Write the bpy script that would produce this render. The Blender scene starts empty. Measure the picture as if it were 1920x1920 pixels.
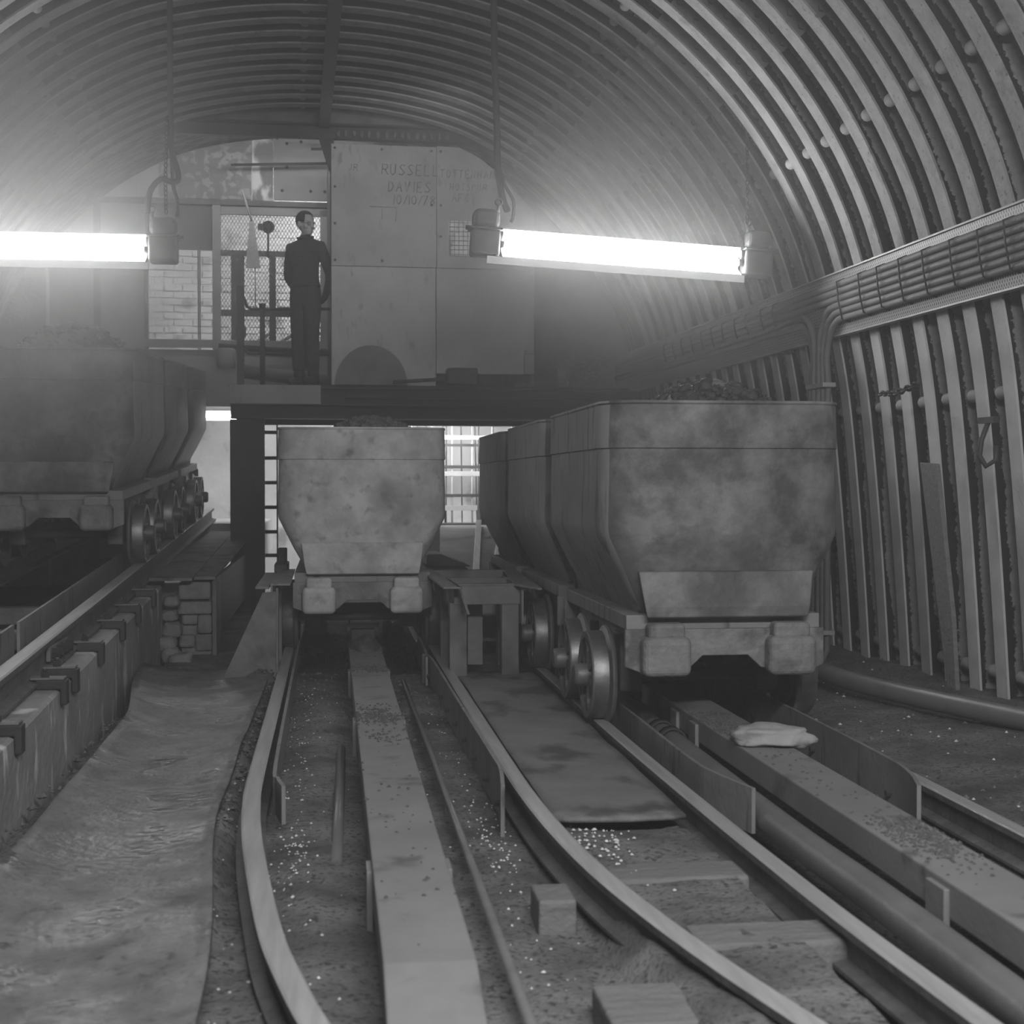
import bpy, bmesh, math, random
from math import sin, cos, pi, radians, sqrt, atan2, hypot
from mathutils import Vector, Matrix, noise
random.seed(7)
SC = bpy.context.scene
COL = SC.collection
PI = pi

# ------------------------------------------------------------------ camera, world, exposure
CAMH = 1.09
cam_d = bpy.data.cameras.new('camera'); cam = bpy.data.objects.new('camera', cam_d); COL.objects.link(cam)
cam_d.sensor_width = 36.0; cam_d.sensor_fit = 'HORIZONTAL'
cam_d.lens = 36.0 * 2700 / 1920
cam_d.clip_start = 0.05; cam_d.clip_end = 100
cam.location = (0, 0, CAMH)
cam.rotation_euler = (PI/2 - math.atan(55/2700), 0, -math.atan(340/2700))
cam_d.dof.use_dof = True; cam_d.dof.focus_distance = 8.0; cam_d.dof.aperture_fstop = 4.5
SC.camera = cam

w = bpy.data.worlds.new('world'); SC.world = w; w.use_nodes = True
w.node_tree.nodes['Background'].inputs[0].default_value = (1, 1, 1, 1)
w.node_tree.nodes['Background'].inputs[1].default_value = 0.0
SC.view_settings.view_transform = 'Standard'; SC.view_settings.look = 'None'
SC.view_settings.exposure = 0.0; SC.view_settings.gamma = 1.0
SC.view_settings.use_curve_mapping = False
cy = SC.cycles
cy.use_denoising = True
cy.max_bounces = 4; cy.diffuse_bounces = 3; cy.glossy_bounces = 2; cy.volume_bounces = 0; cy.adaptive_threshold = 0.06; cy.adaptive_min_samples = 16
cy.transparent_max_bounces = 6; cy.sample_clamp_indirect = 3.0; cy.caustics_reflective = False

TUBE = 165.0        # brightness of the fluorescent tubes
HAZE = 0.012       # dust in the air, per metre
CLOUDS = [((-2.2, 8.8, 2.6), (2.5, 3.2, 2.0), .34), ((2.0, 9.2, 2.6), (2.0, 2.4, 1.5), .17), ((2.6, 11.6, 2.7), (2.6, 2.6, 2.4), .22), ((-.2, 11.6, 2.3), (4, 3.6, 2.2), .075)]   # dust and haze thickened for lamp glow and veil: centre, radii, extra density

def area(name, loc, target, sx, sy, power):
    l = bpy.data.lights.new(name, 'AREA'); l.shape = 'RECTANGLE'; l.size = sx; l.size_y = sy; l.energy = power
    o = bpy.data.objects.new(name, l); COL.objects.link(o); o.location = loc
    d = Vector(target) - Vector(loc); o.rotation_euler = d.to_track_quat('-Z', 'Y').to_euler()
    return o
# the next fittings along the roof, behind the photographer, the lamps of the pit beyond the platform, and two added fills
area('tunnel_lamp_behind', (0.35, 0.4, 2.9), (-0.2, 7, 0.3), 1.5, 0.25, 175)
area('tunnel_lamp_behind', (1.7, 0.8, 2.8), (2.4, 7, 0.6), 1.5, 0.25, 80)
area('cabin_fill_light', (.5, 11.6, 4.2), (.85, 14, 3.1), 1.2, 0.2, 10).data.spread = radians(95)  # added unseen fill at the crown, brightens the cabin front
area('pit_and_fill_lamp', (0.1, 16.6, 4.6), (-0.3, 18.3, 3.2), 1.5, 0.2, 75)
area('pit_and_fill_lamp', (1.2, 16.4, 1.9), (1.4, 18.3, 0.8), 1.5, 0.2, 75)
area('pit_and_fill_lamp', (-1.3, 16.6, 2.0), (-1.0, 17.8, 0.8), 1.0, 0.2, 7)
area('pit_and_fill_lamp', (-.5, 14.35, 4.3), (-.6, 15.6, 3.6), 2.0, 0.1, 16)  # added unseen fill above the platform, brightens the bulkhead

# ------------------------------------------------------------------ helpers
TA = math.atan(70/2700)     # the tunnel is turned a little against the tracks
def tun(x, y, z=0.0):
    return (x*cos(TA) - y*sin(TA), x*sin(TA) + y*cos(TA), z)

def mat(name, lo, hi, scale=4.0, rough=0.8, metal=0.0, bump=0.25, bscale=40.0, stain=None, stretch=(1, 1, 1), sharp=0.0, spec=0.3, streak=None, dist=0.02):
    m = bpy.data.materials.new(name); m.use_nodes = True
    nt = m.node_tree; N = nt.nodes; L = nt.links
    b = N['Principled BSDF']
    tc = N.new('ShaderNodeTexCoord'); oi = N.new('ShaderNodeObjectInfo')
    mul = N.new('ShaderNodeVectorMath'); mul.operation = 'MULTIPLY_ADD'
    cmb = N.new('ShaderNodeCombineXYZ')
    for i in range(3): L.new(oi.outputs['Random'], cmb.inputs[i])
    L.new(cmb.outputs[0], mul.inputs[0]); mul.inputs[1].default_value = (37, 53, 19); L.new(tc.outputs['Object'], mul.inputs[2])
    mp = N.new('ShaderNodeMapping'); mp.inputs['Scale'].default_value = stretch
    L.new(mul.outputs[0], mp.inputs[0])
    n1 = N.new('ShaderNodeTexNoise'); n1.inputs['Scale'].default_value = scale; n1.inputs['Detail'].default_value = 7; n1.inputs['Roughness'].default_value = 0.65
    L.new(mp.outputs[0], n1.inputs['Vector'])
    r = N.new('ShaderNodeValToRGB')
    a0, a1 = 0.3 + sharp*0.19, 0.7 - sharp*0.19
    r.color_ramp.elements[0].position = a0; r.color_ramp.elements[1].position = a1
    r.color_ramp.elements[0].color = (lo, lo, lo, 1); r.color_ramp.elements[1].color = (hi, hi, hi, 1)
    L.new(n1.outputs[0], r.inputs[0])
    col = r.outputs[0]
    def mixin(col, sc, thr, width, dark, st, seed):
        n2 = N.new('ShaderNodeTexNoise'); n2.inputs['Scale'].default_value = sc; n2.inputs['Detail'].default_value = 5
        mp2 = N.new('ShaderNodeMapping'); mp2.inputs['Scale'].default_value = st; mp2.inputs['Location'].default_value = (seed, seed*2, 3)
        L.new(mul.outputs[0], mp2.inputs[0]); L.new(mp2.outputs[0], n2.inputs['Vector'])
        rr = N.new('ShaderNodeValToRGB'); rr.color_ramp.elements[0].position = thr; rr.color_ramp.elements[1].position = thr + width
        L.new(n2.outputs[0], rr.inputs[0])
        mx = N.new('ShaderNodeMix'); mx.data_type = 'RGBA'
        L.new(rr.outputs[0], mx.inputs[0]); L.new(col, mx.inputs[6]); mx.inputs[7].default_value = (dark, dark, dark, 1)
        return mx.outputs[2]
    if stain: col = mixin(col, *stain, 5.3)
    if streak: col = mixin(col, *streak, 11.7)
    L.new(col, b.inputs['Base Color'])
    b.inputs['Roughness'].default_value = rough; b.inputs['Metallic'].default_value = metal
    b.inputs['Specular IOR Level'].default_value = spec
    if bump:
        n3 = N.new('ShaderNodeTexNoise'); n3.inputs['Scale'].default_value = bscale; n3.inputs['Detail'].default_value = 5
        L.new(mul.outputs[0], n3.inputs['Vector'])
        bp = N.new('ShaderNodeBump'); bp.inputs['Strength'].default_value = bump; bp.inputs['Distance'].default_value = dist
        L.new(n3.outputs[0], bp.inputs['Height']); L.new(bp.outputs[0], b.inputs['Normal'])
    return m

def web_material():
    # shade painted black under the flange, lit flaking grey deeper in the web
    m = mat('shaded_flaking_web', .010, .025, 6, .85, 0, .3, 40); nt = m.node_tree; N = nt.nodes; L = nt.links
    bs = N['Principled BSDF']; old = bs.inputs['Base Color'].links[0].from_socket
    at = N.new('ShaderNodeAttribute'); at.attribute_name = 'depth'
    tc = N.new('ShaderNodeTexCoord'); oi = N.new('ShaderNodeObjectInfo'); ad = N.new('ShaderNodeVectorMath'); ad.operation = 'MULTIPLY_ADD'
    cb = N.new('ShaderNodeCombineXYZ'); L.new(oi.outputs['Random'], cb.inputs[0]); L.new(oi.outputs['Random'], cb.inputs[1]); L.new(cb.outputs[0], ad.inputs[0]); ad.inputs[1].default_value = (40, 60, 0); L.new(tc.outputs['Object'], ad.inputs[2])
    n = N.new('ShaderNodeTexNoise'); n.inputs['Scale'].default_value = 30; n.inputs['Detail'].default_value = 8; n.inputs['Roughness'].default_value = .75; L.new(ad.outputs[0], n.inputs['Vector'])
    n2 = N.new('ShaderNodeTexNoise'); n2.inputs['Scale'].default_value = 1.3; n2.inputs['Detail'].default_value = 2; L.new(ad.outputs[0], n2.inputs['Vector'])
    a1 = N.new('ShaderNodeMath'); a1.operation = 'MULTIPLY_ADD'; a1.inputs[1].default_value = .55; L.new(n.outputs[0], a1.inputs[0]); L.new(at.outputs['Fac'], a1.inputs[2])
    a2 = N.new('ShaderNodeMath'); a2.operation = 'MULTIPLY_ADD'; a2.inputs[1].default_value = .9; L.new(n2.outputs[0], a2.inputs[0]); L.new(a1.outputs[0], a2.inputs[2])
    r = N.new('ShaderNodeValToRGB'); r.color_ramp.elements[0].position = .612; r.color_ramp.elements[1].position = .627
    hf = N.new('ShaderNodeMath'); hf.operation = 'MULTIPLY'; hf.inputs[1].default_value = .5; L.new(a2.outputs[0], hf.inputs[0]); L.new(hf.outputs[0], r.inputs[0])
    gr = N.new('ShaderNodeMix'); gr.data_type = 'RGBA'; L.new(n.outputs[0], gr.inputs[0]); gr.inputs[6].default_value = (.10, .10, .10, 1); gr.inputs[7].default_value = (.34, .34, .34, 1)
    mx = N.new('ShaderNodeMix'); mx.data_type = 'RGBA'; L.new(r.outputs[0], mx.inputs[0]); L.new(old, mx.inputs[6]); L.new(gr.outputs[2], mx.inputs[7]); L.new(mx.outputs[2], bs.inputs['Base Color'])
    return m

def emis(name, s, g=1.0):
    m = bpy.data.materials.new(name); m.use_nodes = True; nt = m.node_tree
    nt.nodes.clear(); e = nt.nodes.new('ShaderNodeEmission'); e.inputs[0].default_value = (g, g, g, 1); e.inputs[1].default_value = s
    o = nt.nodes.new('ShaderNodeOutputMaterial'); nt.links.new(e.outputs[0], o.inputs[0]); return m

S3 = (1, 1, 1)
M = {
 'tub':     mat('tub_steel', .05, .19, 3.4, .6, .0, .2, 30, stain=(2.1, .50, .16, .06, S3), streak=(10, .55, .22, .05, S3), spec=.4, sharp=.4),
 'tubpale': mat('veiled_dusty_tub_steel', .32, .56, 4.5, .75, .0, .15, 30, stain=(2.6, .55, .2, .24, S3), streak=(12, .56, .22, .17, S3), spec=.25, sharp=.3),  # pale tone stands in for the haze veil, with some dust
 'tubside': mat('tub_side_steel', .15, .25, 2.4, .55, .0, .10, 25, streak=(5, .58, .1, .07, (3, 3, .4)), spec=.4),
 'dusty':   mat('coal_dusted_steel', .10, .24, 30, .95, 0, .6, 70),
 'wheel':   mat('wheel_iron', .09, .15, 8, .5, .3, .15, 40),
 'tread':   mat('worn_wheel_tread', .16, .26, 12, .48, .85, .05, 60),
 'buffer':  mat('buffer_casting', .12, .26, 7, .6, 0, .35, 35, stain=(6, .55, .1, .09, S3)),
 'darkst':  mat('dark_steel', .022, .05, 5, .55, .0, .2, 30),
 'steel':   mat('grey_steel', .10, .18, 5, .55, .0, .2, 30, stain=(4, .55, .15, .07, S3)),
 'plate':   mat('scuffed_steel_plate', .14, .22, 4, .5, .0, .12, 35, streak=(6, .6, .1, .08, (3, 3, .5))),
 'beam':    mat('painted_beam_steel', .17, .23, 3, .6, .0, .1, 60, stain=(5, .60, .12, .09, S3)),
 'railtop': mat('polished_rail_head', .30, .48, 5, .36, .25, .05, 40, stretch=(6, .4, 1)),
 'rail':    mat('rail_web_steel', .06, .13, 7, .6, 0, .3, 35),
 'dirt':    mat('trodden_dirt', .09, .20, 3.5, .95, 0, .55, 95, stain=(2.2, .54, .16, .06, S3), dist=.03, streak=(55, .54, .10, .05, S3), sharp=.3),
 'grit':    mat('coal_grit', .05, .12, 30, .95, 0, .2, 60),
 'mat':     mat('dusty_belting', .13, .20, 3.0, .75, 0, .25, 60, stain=(4.5, .52, .12, .07, (1, .6, 1))),
 'belt':    mat('wet_worn_belting', .095, .165, 9, .45, 0, .5, 28, stain=(4, .50, .22, .065, (1, .7, 1)), streak=(30, .60, .08, .05, S3), spec=.5),
 'timber':  mat('dusty_sleeper_timber', .12, .19, 6, .9, 0, .4, 45, stretch=(.6, 6, 6)),
 'rib':     mat('rib_steel', .15, .27, 7, .62, 0, .2, 45, stain=(5, .60, .1, .12, S3), streak=(40, .64, .05, .1, S3)),
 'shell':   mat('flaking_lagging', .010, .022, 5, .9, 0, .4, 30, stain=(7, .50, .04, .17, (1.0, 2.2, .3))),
 'peg':     mat('dusty_tube', .22, .34, 8, .8, 0, .1, 40),
 'concrete':mat('plinth_concrete', .19, .32, 2.6, .85, 0, .4, 22, streak=(6, .56, .10, .60, (1.0, 1.3, .5))),
 'brick':   mat('broken_stone', .13, .26, 7, .9, 0, .7, 18),
 'white':   mat('whitewashed_wall', .50, .72, 2, .9, 0, .3, 12, stain=(3, .6, .1, .3, S3)),
 'pale':    mat('pale_concrete', .42, .60, 4, .9, 0, .4, 25),
 'panel':   mat('cabin_sheet', .32, .42, 2.4, .6, 0, .08, 50, stain=(1.7, .5, .22, .27, S3), streak=(22, .60, .1, .24, (1, 1, .4))),
 'sheet':   mat('flaking_painted_sheet', .20, .28, 3, .7, 0, .2, 30, stain=(14, .53, .04, .42, S3)),
 'sheet2':  mat('galvanised_sheet', .26, .36, 3, .6, 0, .1, 30),
 'board':   mat('pale_board', .46, .56, 2, .8, 0, .1, 40, stretch=(6, 6, .5)),
 'plaster': mat('peeling_plaster', .75, .9, 3, .8, 0, .2, 20, stain=(3, .55, .06, .25, (1, 1, .6))),
 'refl':    mat('white_enamel', .84, .9, 2, .35, 0, 0),
 'lampbox': mat('lamp_casting', .06, .1, 5, .5, 0, .1, 40),
 'cable':   mat('grey_cable', .12, .19, 30, .6, 0, .25, 60, stretch=(6, .3, 6), spec=.35),
 'tray':    mat('cable_tray_steel', .30, .42, 6, .5, .2, .1, 60),
 'rubber':  mat('black_rubber', .02, .035, 6, .6, 0, .1, 40),
 'coal':    mat('coal', .03, .085, 14, .75, 0, .6, 40),
 'coaldust':mat('dusty_coal', .09, .17, 22, .95, 0, .8, 50),
 'chips':   mat('stone_chips', .45, .8, 20, .5, 0, 0),
 'rock':    mat('pale_sandstone', .26, .38, 6, .9, 0, .5, 20),
 'skin':    mat('skin', .45, .52, 6, .55, 0, .05, 60),
 'overall': mat('dark_overalls', .035, .06, 7, .85, 0, .5, 16, dist=.05),
 'hair':    mat('dark_hair', .015, .03, 30, .5, 0, .4, 90),
 'ink':     mat('pencil_mark', .12, .15, 8, .9, 0, 0),
 'pipe':    mat('painted_pipe', .11, .16, 5, .4, 0, .08, 40, spec=.5),
}
def rib_material():
    # flanges: stronger light painted in as a paler tone up to the cable tray, dull above
    m = mat('rib_steel', .18, .32, 7, .62, 0, .2, 45, stain=(5, .60, .1, .14, S3), streak=(40, .64, .05, .11, S3)); nt = m.node_tree; N = nt.nodes; L = nt.links
    bs = N['Principled BSDF']; old = bs.inputs['Base Color'].links[0].from_socket
    tc = N.new('ShaderNodeTexCoord'); sp = N.new('ShaderNodeSeparateXYZ'); L.new(tc.outputs['Object'], sp.inputs[0])
    n = N.new('ShaderNodeTexNoise'); n.inputs['Scale'].default_value = 6; n.inputs['Detail'].default_value = 6; L.new(tc.outputs['Object'], n.inputs['Vector'])
    ad = N.new('ShaderNodeMath'); ad.operation = 'MULTIPLY_ADD'; ad.inputs[1].default_value = -.9; L.new(n.outputs[0], ad.inputs[0]); L.new(sp.outputs['Z'], ad.inputs[2])
    mr = N.new('ShaderNodeMapRange'); mr.inputs['From Min'].default_value = 1.9; mr.inputs['From Max'].default_value = 1.5; L.new(ad.outputs[0], mr.inputs['Value'])
    gr = N.new('ShaderNodeMix'); gr.data_type = 'RGBA'; L.new(n.outputs[0], gr.inputs[0]); gr.inputs[6].default_value = (.28, .28, .28, 1); gr.inputs[7].default_value = (.62, .62, .62, 1)
    mx = N.new('ShaderNodeMix'); mx.data_type = 'RGBA'; L.new(mr.outputs[0], mx.inputs[0]); L.new(old, mx.inputs[6]); L.new(gr.outputs[2], mx.inputs[7]); L.new(mx.outputs[2], bs.inputs['Base Color'])
    return m
M['rib'] = rib_material()
nt = M['belt'].node_tree; tc = nt.nodes.new('ShaderNodeTexCoord'); n_ = nt.nodes.new('ShaderNodeTexNoise'); n_.inputs['Scale'].default_value = 2.6; n_.inputs['Detail'].default_value = 5
nt.links.new(tc.outputs['Object'], n_.inputs['Vector']); r_ = nt.nodes.new('ShaderNodeMapRange'); r_.inputs['From Min'].default_value = .42; r_.inputs['From Max'].default_value = .60; r_.inputs['To Min'].default_value = .62; r_.inputs['To Max'].default_value = .20
nt.links.new(n_.outputs[0], r_.inputs['Value']); nt.links.new(r_.outputs[0], nt.nodes['Principled BSDF'].inputs['Roughness'])
M['shaded_web'] = web_material()
M['tubeglow'] = emis('fluorescent_tube', TUBE)
M['fartube'] = emis('far_fluorescent_tube', 30)

class MB:
    """collects shapes, then links them as ONE mesh object"""
    def __init__(s): s.v = []; s.f = []; s.mi = []; s.cur = 0; s.sm = []
    def add(s, vs, fs, smooth=False, T=None):
        o = len(s.v)
        for p in vs:
            p = Vector(p)
            s.v.append(tuple(T @ p) if T else tuple(p))
        for f in fs:
            s.f.append(tuple(i + o for i in f)); s.mi.append(s.cur); s.sm.append(smooth)
        return s
    def box(s, x0, x1, y0, y1, z0, z1, T=None):
        vs = [(x0, y0, z0), (x1, y0, z0), (x1, y1, z0), (x0, y1, z0), (x0, y0, z1), (x1, y0, z1), (x1, y1, z1), (x0, y1, z1)]
        return s.add(vs, [(3, 2, 1, 0), (4, 5, 6, 7), (0, 1, 5, 4), (1, 2, 6, 5), (2, 3, 7, 6), (3, 0, 4, 7)], T=T)
    def prism(s, pts, a, b, axis='y', T=None):
        """polygon pts extruded from a to b along an axis; pts in the other two axes (xz for y, xy for z, yz for x)"""
        def mk(p, t):
            return (p[0], t, p[1]) if axis == 'y' else (p[0], p[1], t) if axis == 'z' else (t, p[0], p[1])
        n = len(pts); vs = [mk(p, a) for p in pts] + [mk(p, b) for p in pts]
        fs = [tuple(range(n)), tuple(range(2*n - 1, n - 1, -1))] + [((i + 1) % n, i, i + n, (i + 1) % n + n) for i in range(n)]
        return s.add(vs, fs, T=T)
    def cyl(s, p, q, r, seg=16, r2=None, smooth=True, caps=True):
        p = Vector(p); q = Vector(q); d = (q - p).normalized()
        u = d.orthogonal().normalized(); v = d.cross(u); r2 = r if r2 is None else r2
        vs = []
        for c, rr in ((p, r), (q, r2)):
            for k in range(seg):
                a = 2*PI*k/seg; vs.append(c + u*rr*cos(a) + v*rr*sin(a))
        s.add(vs, [(k, (k + 1) % seg, (k + 1) % seg + seg, k + seg) for k in range(seg)], smooth)
        if caps: s.add(vs, [tuple(range(seg - 1, -1, -1)), tuple(range(seg, 2*seg))])
        return s
    def tube(s, path, r, seg=10, closed=False, smooth=True):
        P = [Vector(p) for p in path]; n = len(P); rings = []; prev = None
        for i, p in enumerate(P):
            if closed: t = (P[(i + 1) % n] - P[i - 1]).normalized()
            else: t = (P[min(i + 1, n - 1)] - P[max(i - 1, 0)]).normalized()
            u = t.orthogonal().normalized() if prev is None else (prev - t*prev.dot(t)).normalized()
            prev = u; v = t.cross(u); rr = r[i] if isinstance(r, (list, tuple)) else r
            rings.append([p + u*rr*cos(2*PI*k/seg) + v*rr*sin(2*PI*k/seg) for k in range(seg)])
        vs = [q for ring in rings for q in ring]; fs = []
        for i in range(n if closed else n - 1):
            j = (i + 1) % n
            for k in range(seg): fs.append((i*seg + k, i*seg + (k + 1) % seg, j*seg + (k + 1) % seg, j*seg + k))
        s.add(vs, fs, smooth)
        if not closed: s.add(vs, [tuple(range(seg - 1, -1, -1)), tuple(range((n - 1)*seg, n*seg))])
        return s
    def sweep(s, prof, path, up=(0, 0, 1), smooth=False, closed=True):
        """profile (sideways, up) swept along a path, standing upright"""
        P = [Vector(p) for p in path]; n = len(P); m = len(prof); vs = []
        for i, p in enumerate(P):
            t = (P[min(i + 1, n - 1)] - P[max(i - 1, 0)]).normalized()
            side = t.cross(Vector(up)).normalized(); u2 = side.cross(t)
            vs += [p + side*a + u2*b for a, b in prof]
        fs = []
        for i in range(n - 1):
            for k in range(m if closed else m - 1):
                fs.append((i*m + k, i*m + (k + 1) % m, (i + 1)*m + (k + 1) % m, (i + 1)*m + k))
        s.add(vs, fs, smooth)
        if closed: s.add(vs, [tuple(range(m - 1, -1, -1)), tuple(range((n - 1)*m, n*m))])
        return s
    def lathe(s, prof, axis='x', seg=32, c=(0, 0, 0), smooth=True, close=True):
        """profile of (radius, along) turned about an axis through c"""
        m = len(prof); vs = []
        for k in range(seg):
            a = 2*PI*k/seg
            for r, t in prof:
                p = (t, r*cos(a), r*sin(a)) if axis == 'x' else (r*cos(a), r*sin(a), t) if axis == 'z' else (r*cos(a), t, r*sin(a))
                vs.append((p[0] + c[0], p[1] + c[1], p[2] + c[2]))
        fs = []
        for k in range(seg):
            j = (k + 1) % seg
            for i in range(m if close else m - 1):
                fs.append((k*m + i, k*m + (i + 1) % m, j*m + (i + 1) % m, j*m + i))
        return s.add(vs, fs, smooth)
    def blob(s, c, rx, ry, rz, seg=10, rings=7, jit=0.0, seed=0, T=None, sq=1.0):
        vs = []; fs = []
        for i in range(rings + 1):
            th = PI*i/rings
            for k in range(seg):
                a = 2*PI*k/seg; d = Vector((sin(th)*cos(a), sin(th)*sin(a), cos(th)))
                q = 1.0
                e = Vector([math.copysign(abs(t_)**sq, t_) for t_ in d]) if sq != 1 else d
                if jit: q += jit*noise.noise(d*1.9 + Vector((seed*7.1, seed*3.3, seed)))
                vs.append((c[0] + e.x*rx*q, c[1] + e.y*ry*q, c[2] + e.z*rz*q))
        for i in range(rings):
            for k in range(seg):
                fs.append((i*seg + k, (i + 1)*seg + k, (i + 1)*seg + (k + 1) % seg, i*seg + (k + 1) % seg))
        return s.add(vs, fs, True, T=T)
    def build(s, name, mats, parent=None, bevel=0.0, seg=2, subsurf=0, weld=True):
        me = bpy.data.meshes.new(name); me.from_pydata(s.v, [], s.f)
        mats = mats if isinstance(mats, (list, tuple)) else [mats]
        for m in mats: me.materials.append(M[m] if isinstance(m, str) else m)
        for p, i, sm in zip(me.polygons, s.mi, s.sm):
            p.material_index = min(i, len(mats) - 1); p.use_smooth = sm
        bm = bmesh.new(); bm.from_mesh(me)
        if weld: bmesh.ops.remove_doubles(bm, verts=bm.verts, dist=1e-5)
        bmesh.ops.recalc_face_normals(bm, faces=bm.faces)
        bm.to_mesh(me); bm.free()
        o = bpy.data.objects.new(name, me); COL.objects.link(o)
        if parent: o.parent = parent
        if bevel:
            b = o.modifiers.new('bevel', 'BEVEL'); b.width = bevel; b.segments = seg; b.limit_method = 'ANGLE'; b.angle_limit = radians(40)
        return o

def tag(o, label=None, cat=None, group=None, kind=None):
    if label: o['label'] = label
    if cat: o['category'] = cat
    if group: o['group'] = group
    if kind: o['kind'] = kind
    return o
def thing(name, label, cat, loc=(0, 0, 0), rz=0.0, group=None, tunnel=False):
    o = bpy.data.objects.new(name, None); COL.objects.link(o)
    o.empty_display_size = 0.1
    o.location = tun(*loc) if tunnel else loc; o.rotation_euler = (0, 0, rz + (TA if tunnel else 0))
    return tag(o, label, cat, group)
def place(o, loc=(0, 0, 0), rz=0.0, tunnel=False):
    o.location = tun(*loc) if tunnel else loc; o.rotation_euler = (0, 0, rz + (TA if tunnel else 0)); return o
def struct(o, tunnel=False):
    o['kind'] = 'structure'
    if tunnel: o.rotation_euler = (0, 0, TA)
    return o
def copy_tree(o, parent=None):
    c = o.copy(); COL.objects.link(c)
    if parent: c.parent = parent
    for ch in o.children: copy_tree(ch, c)
    return c
def smooth_path(pts, n=8):
    P = [Vector(p) for p in pts]; out = []
    for i in range(len(P) - 1):
        a, b, c, d = P[max(i - 1, 0)], P[i], P[i + 1], P[min(i + 2, len(P) - 1)]
        for k in range(n):
            t = k/n
            out.append(0.5*((2*b) + (c - a)*t + (2*a - 5*b + 4*c - d)*t*t + (3*b - a - 3*c + d)*t**3))
    out.append(P[-1]); return out
def fbm(x, y, s=1.0, seed=0.0, o=4):
    v = 0; a = 1; f = s
    for _ in range(o):
        v += a*noise.noise(Vector((x*f + seed, y*f + seed*.7, seed*1.3))); a *= .5; f *= 2.03
    return v
def sstep(a, b, x):
    t = max(0, min(1, (x - a)/(b - a))); return t*t*(3 - 2*t)

# ------------------------------------------------------------------ arch lining
HALF = [(0, 4.61), (.35, 4.60), (.8, 4.545), (1.25, 4.44), (1.6, 4.29), (1.95, 4.08), (2.3, 3.79), (2.6, 3.47), (2.86, 3.10), (3.06, 2.70),
        (3.19, 2.30), (3.27, 1.95), (3.335, 1.55), (3.40, .9), (3.44, .4), (3.48, -.2)]
CX = .25
def arch_curve():
    h = smooth_path([(x, z, 0) for x, z in HALF], 4)
    r = [(p.x, p.y) for p in h]
    return [(CX - x, z) for x, z in reversed(r)] + [(CX + x, z) for x, z in r[1:]]
ARC = arch_curve(); NA = len(ARC)
def arc_n(i):
    a = ARC[max(i - 1, 0)]; b = ARC[min(i + 1, NA - 1)]
    t = Vector((b[0] - a[0], b[1] - a[1])).normalized(); return Vector((-t.y, t.x))   # outward
ANRM = [arc_n(i) for i in range(NA)]
def arc_at(i, off, y): return (ARC[i][0] + ANRM[i].x*off, y, ARC[i][1] + ANRM[i].y*off)

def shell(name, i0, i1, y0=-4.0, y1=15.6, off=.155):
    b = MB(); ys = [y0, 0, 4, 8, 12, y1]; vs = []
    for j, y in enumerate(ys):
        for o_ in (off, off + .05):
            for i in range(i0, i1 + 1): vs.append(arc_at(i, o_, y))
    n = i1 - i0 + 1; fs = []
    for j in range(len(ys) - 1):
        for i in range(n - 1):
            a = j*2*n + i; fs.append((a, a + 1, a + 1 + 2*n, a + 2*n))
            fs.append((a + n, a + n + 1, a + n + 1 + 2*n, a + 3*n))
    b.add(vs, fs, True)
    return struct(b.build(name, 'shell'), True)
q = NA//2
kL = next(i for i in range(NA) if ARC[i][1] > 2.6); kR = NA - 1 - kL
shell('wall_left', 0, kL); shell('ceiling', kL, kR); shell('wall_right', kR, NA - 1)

# ------------------------------------------------------------------ ground
def belt_z(x, y):
    return -.075 + .05*((x + .72)/.38)**2
def ground(x, y):
    z = -.125 + .018*fbm(x, y, 1.7, 3) + .010*fbm(x, y, 7, 9, 3)
    if -.32 < x < .74:                                   # between the rails of the middle track
        z += -.012 + .035*max(0, 1 - abs(x + .05)/.2)*(0.5 + .5*fbm(x, y, 1.2, 5))
        z += .055*math.exp(-((y - 7.9)/.5)**2 - ((x - .45)/.13)**2) + .05*math.exp(-((y - 7.6)/.6)**2 - ((x - 0)/.15)**2)
        z -= .30*sstep(9.25, 9.45, y)*(1 - sstep(11.3, 11.6, y))
    z += .13*math.exp(-((y - 8.75)/.42)**2 - ((x + .42)/.20)**2)   # spilt heap by the gusset plate
    z += .06*math.exp(-((y - 9.2)/.5)**2 - ((x + .95)/.25)**2)
    if .72 < x < 1.2: z += .055 + .02*(1 - sstep(4.5, 4.8, y))
    if 1.26 < x < 2.1: z -= .05*sstep(1.26, 1.34, x)*(1 - sstep(2.02, 2.1, x))
    if x > 2.3: z += .03*sstep(2.3, 2.7, x) + .05*sstep(3.0, 3.5, x)
    z += .05*sstep(-.50, -.40, x)*(1 - sstep(-.34, -.30, x)) + .02*fbm(x, y, 9, 31, 2)*(1 if -.5 < x < -.3 else .2)
    if x < -1.12: z -= .1
    return z
b = MB(); NX, NY = 118, 240; X0, X1, Y0, Y1 = -3.7, 3.85, 2.0, 15.6
xs = [X0 + (X1 - X0)*i/NX for i in range(NX + 1)]; ys = [Y0 + (Y1 - Y0)*(j/NY)**1.25 for j in range(NY + 1)]
b.add([(x, y, ground(x, y)) for y in ys for x in xs],
      [(j*(NX + 1) + i, j*(NX + 1) + i + 1, (j + 1)*(NX + 1) + i + 1, (j + 1)*(NX + 1) + i) for j in range(NY) for i in range(NX)], True)
b.add([(-4, -4, -.13), (4, -4, -.13), (4, 2.0, -.13), (-4, 2.0, -.13)], [(0, 1, 2, 3)])
struct(b.build('floor', 'dirt', weld=False))

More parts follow.
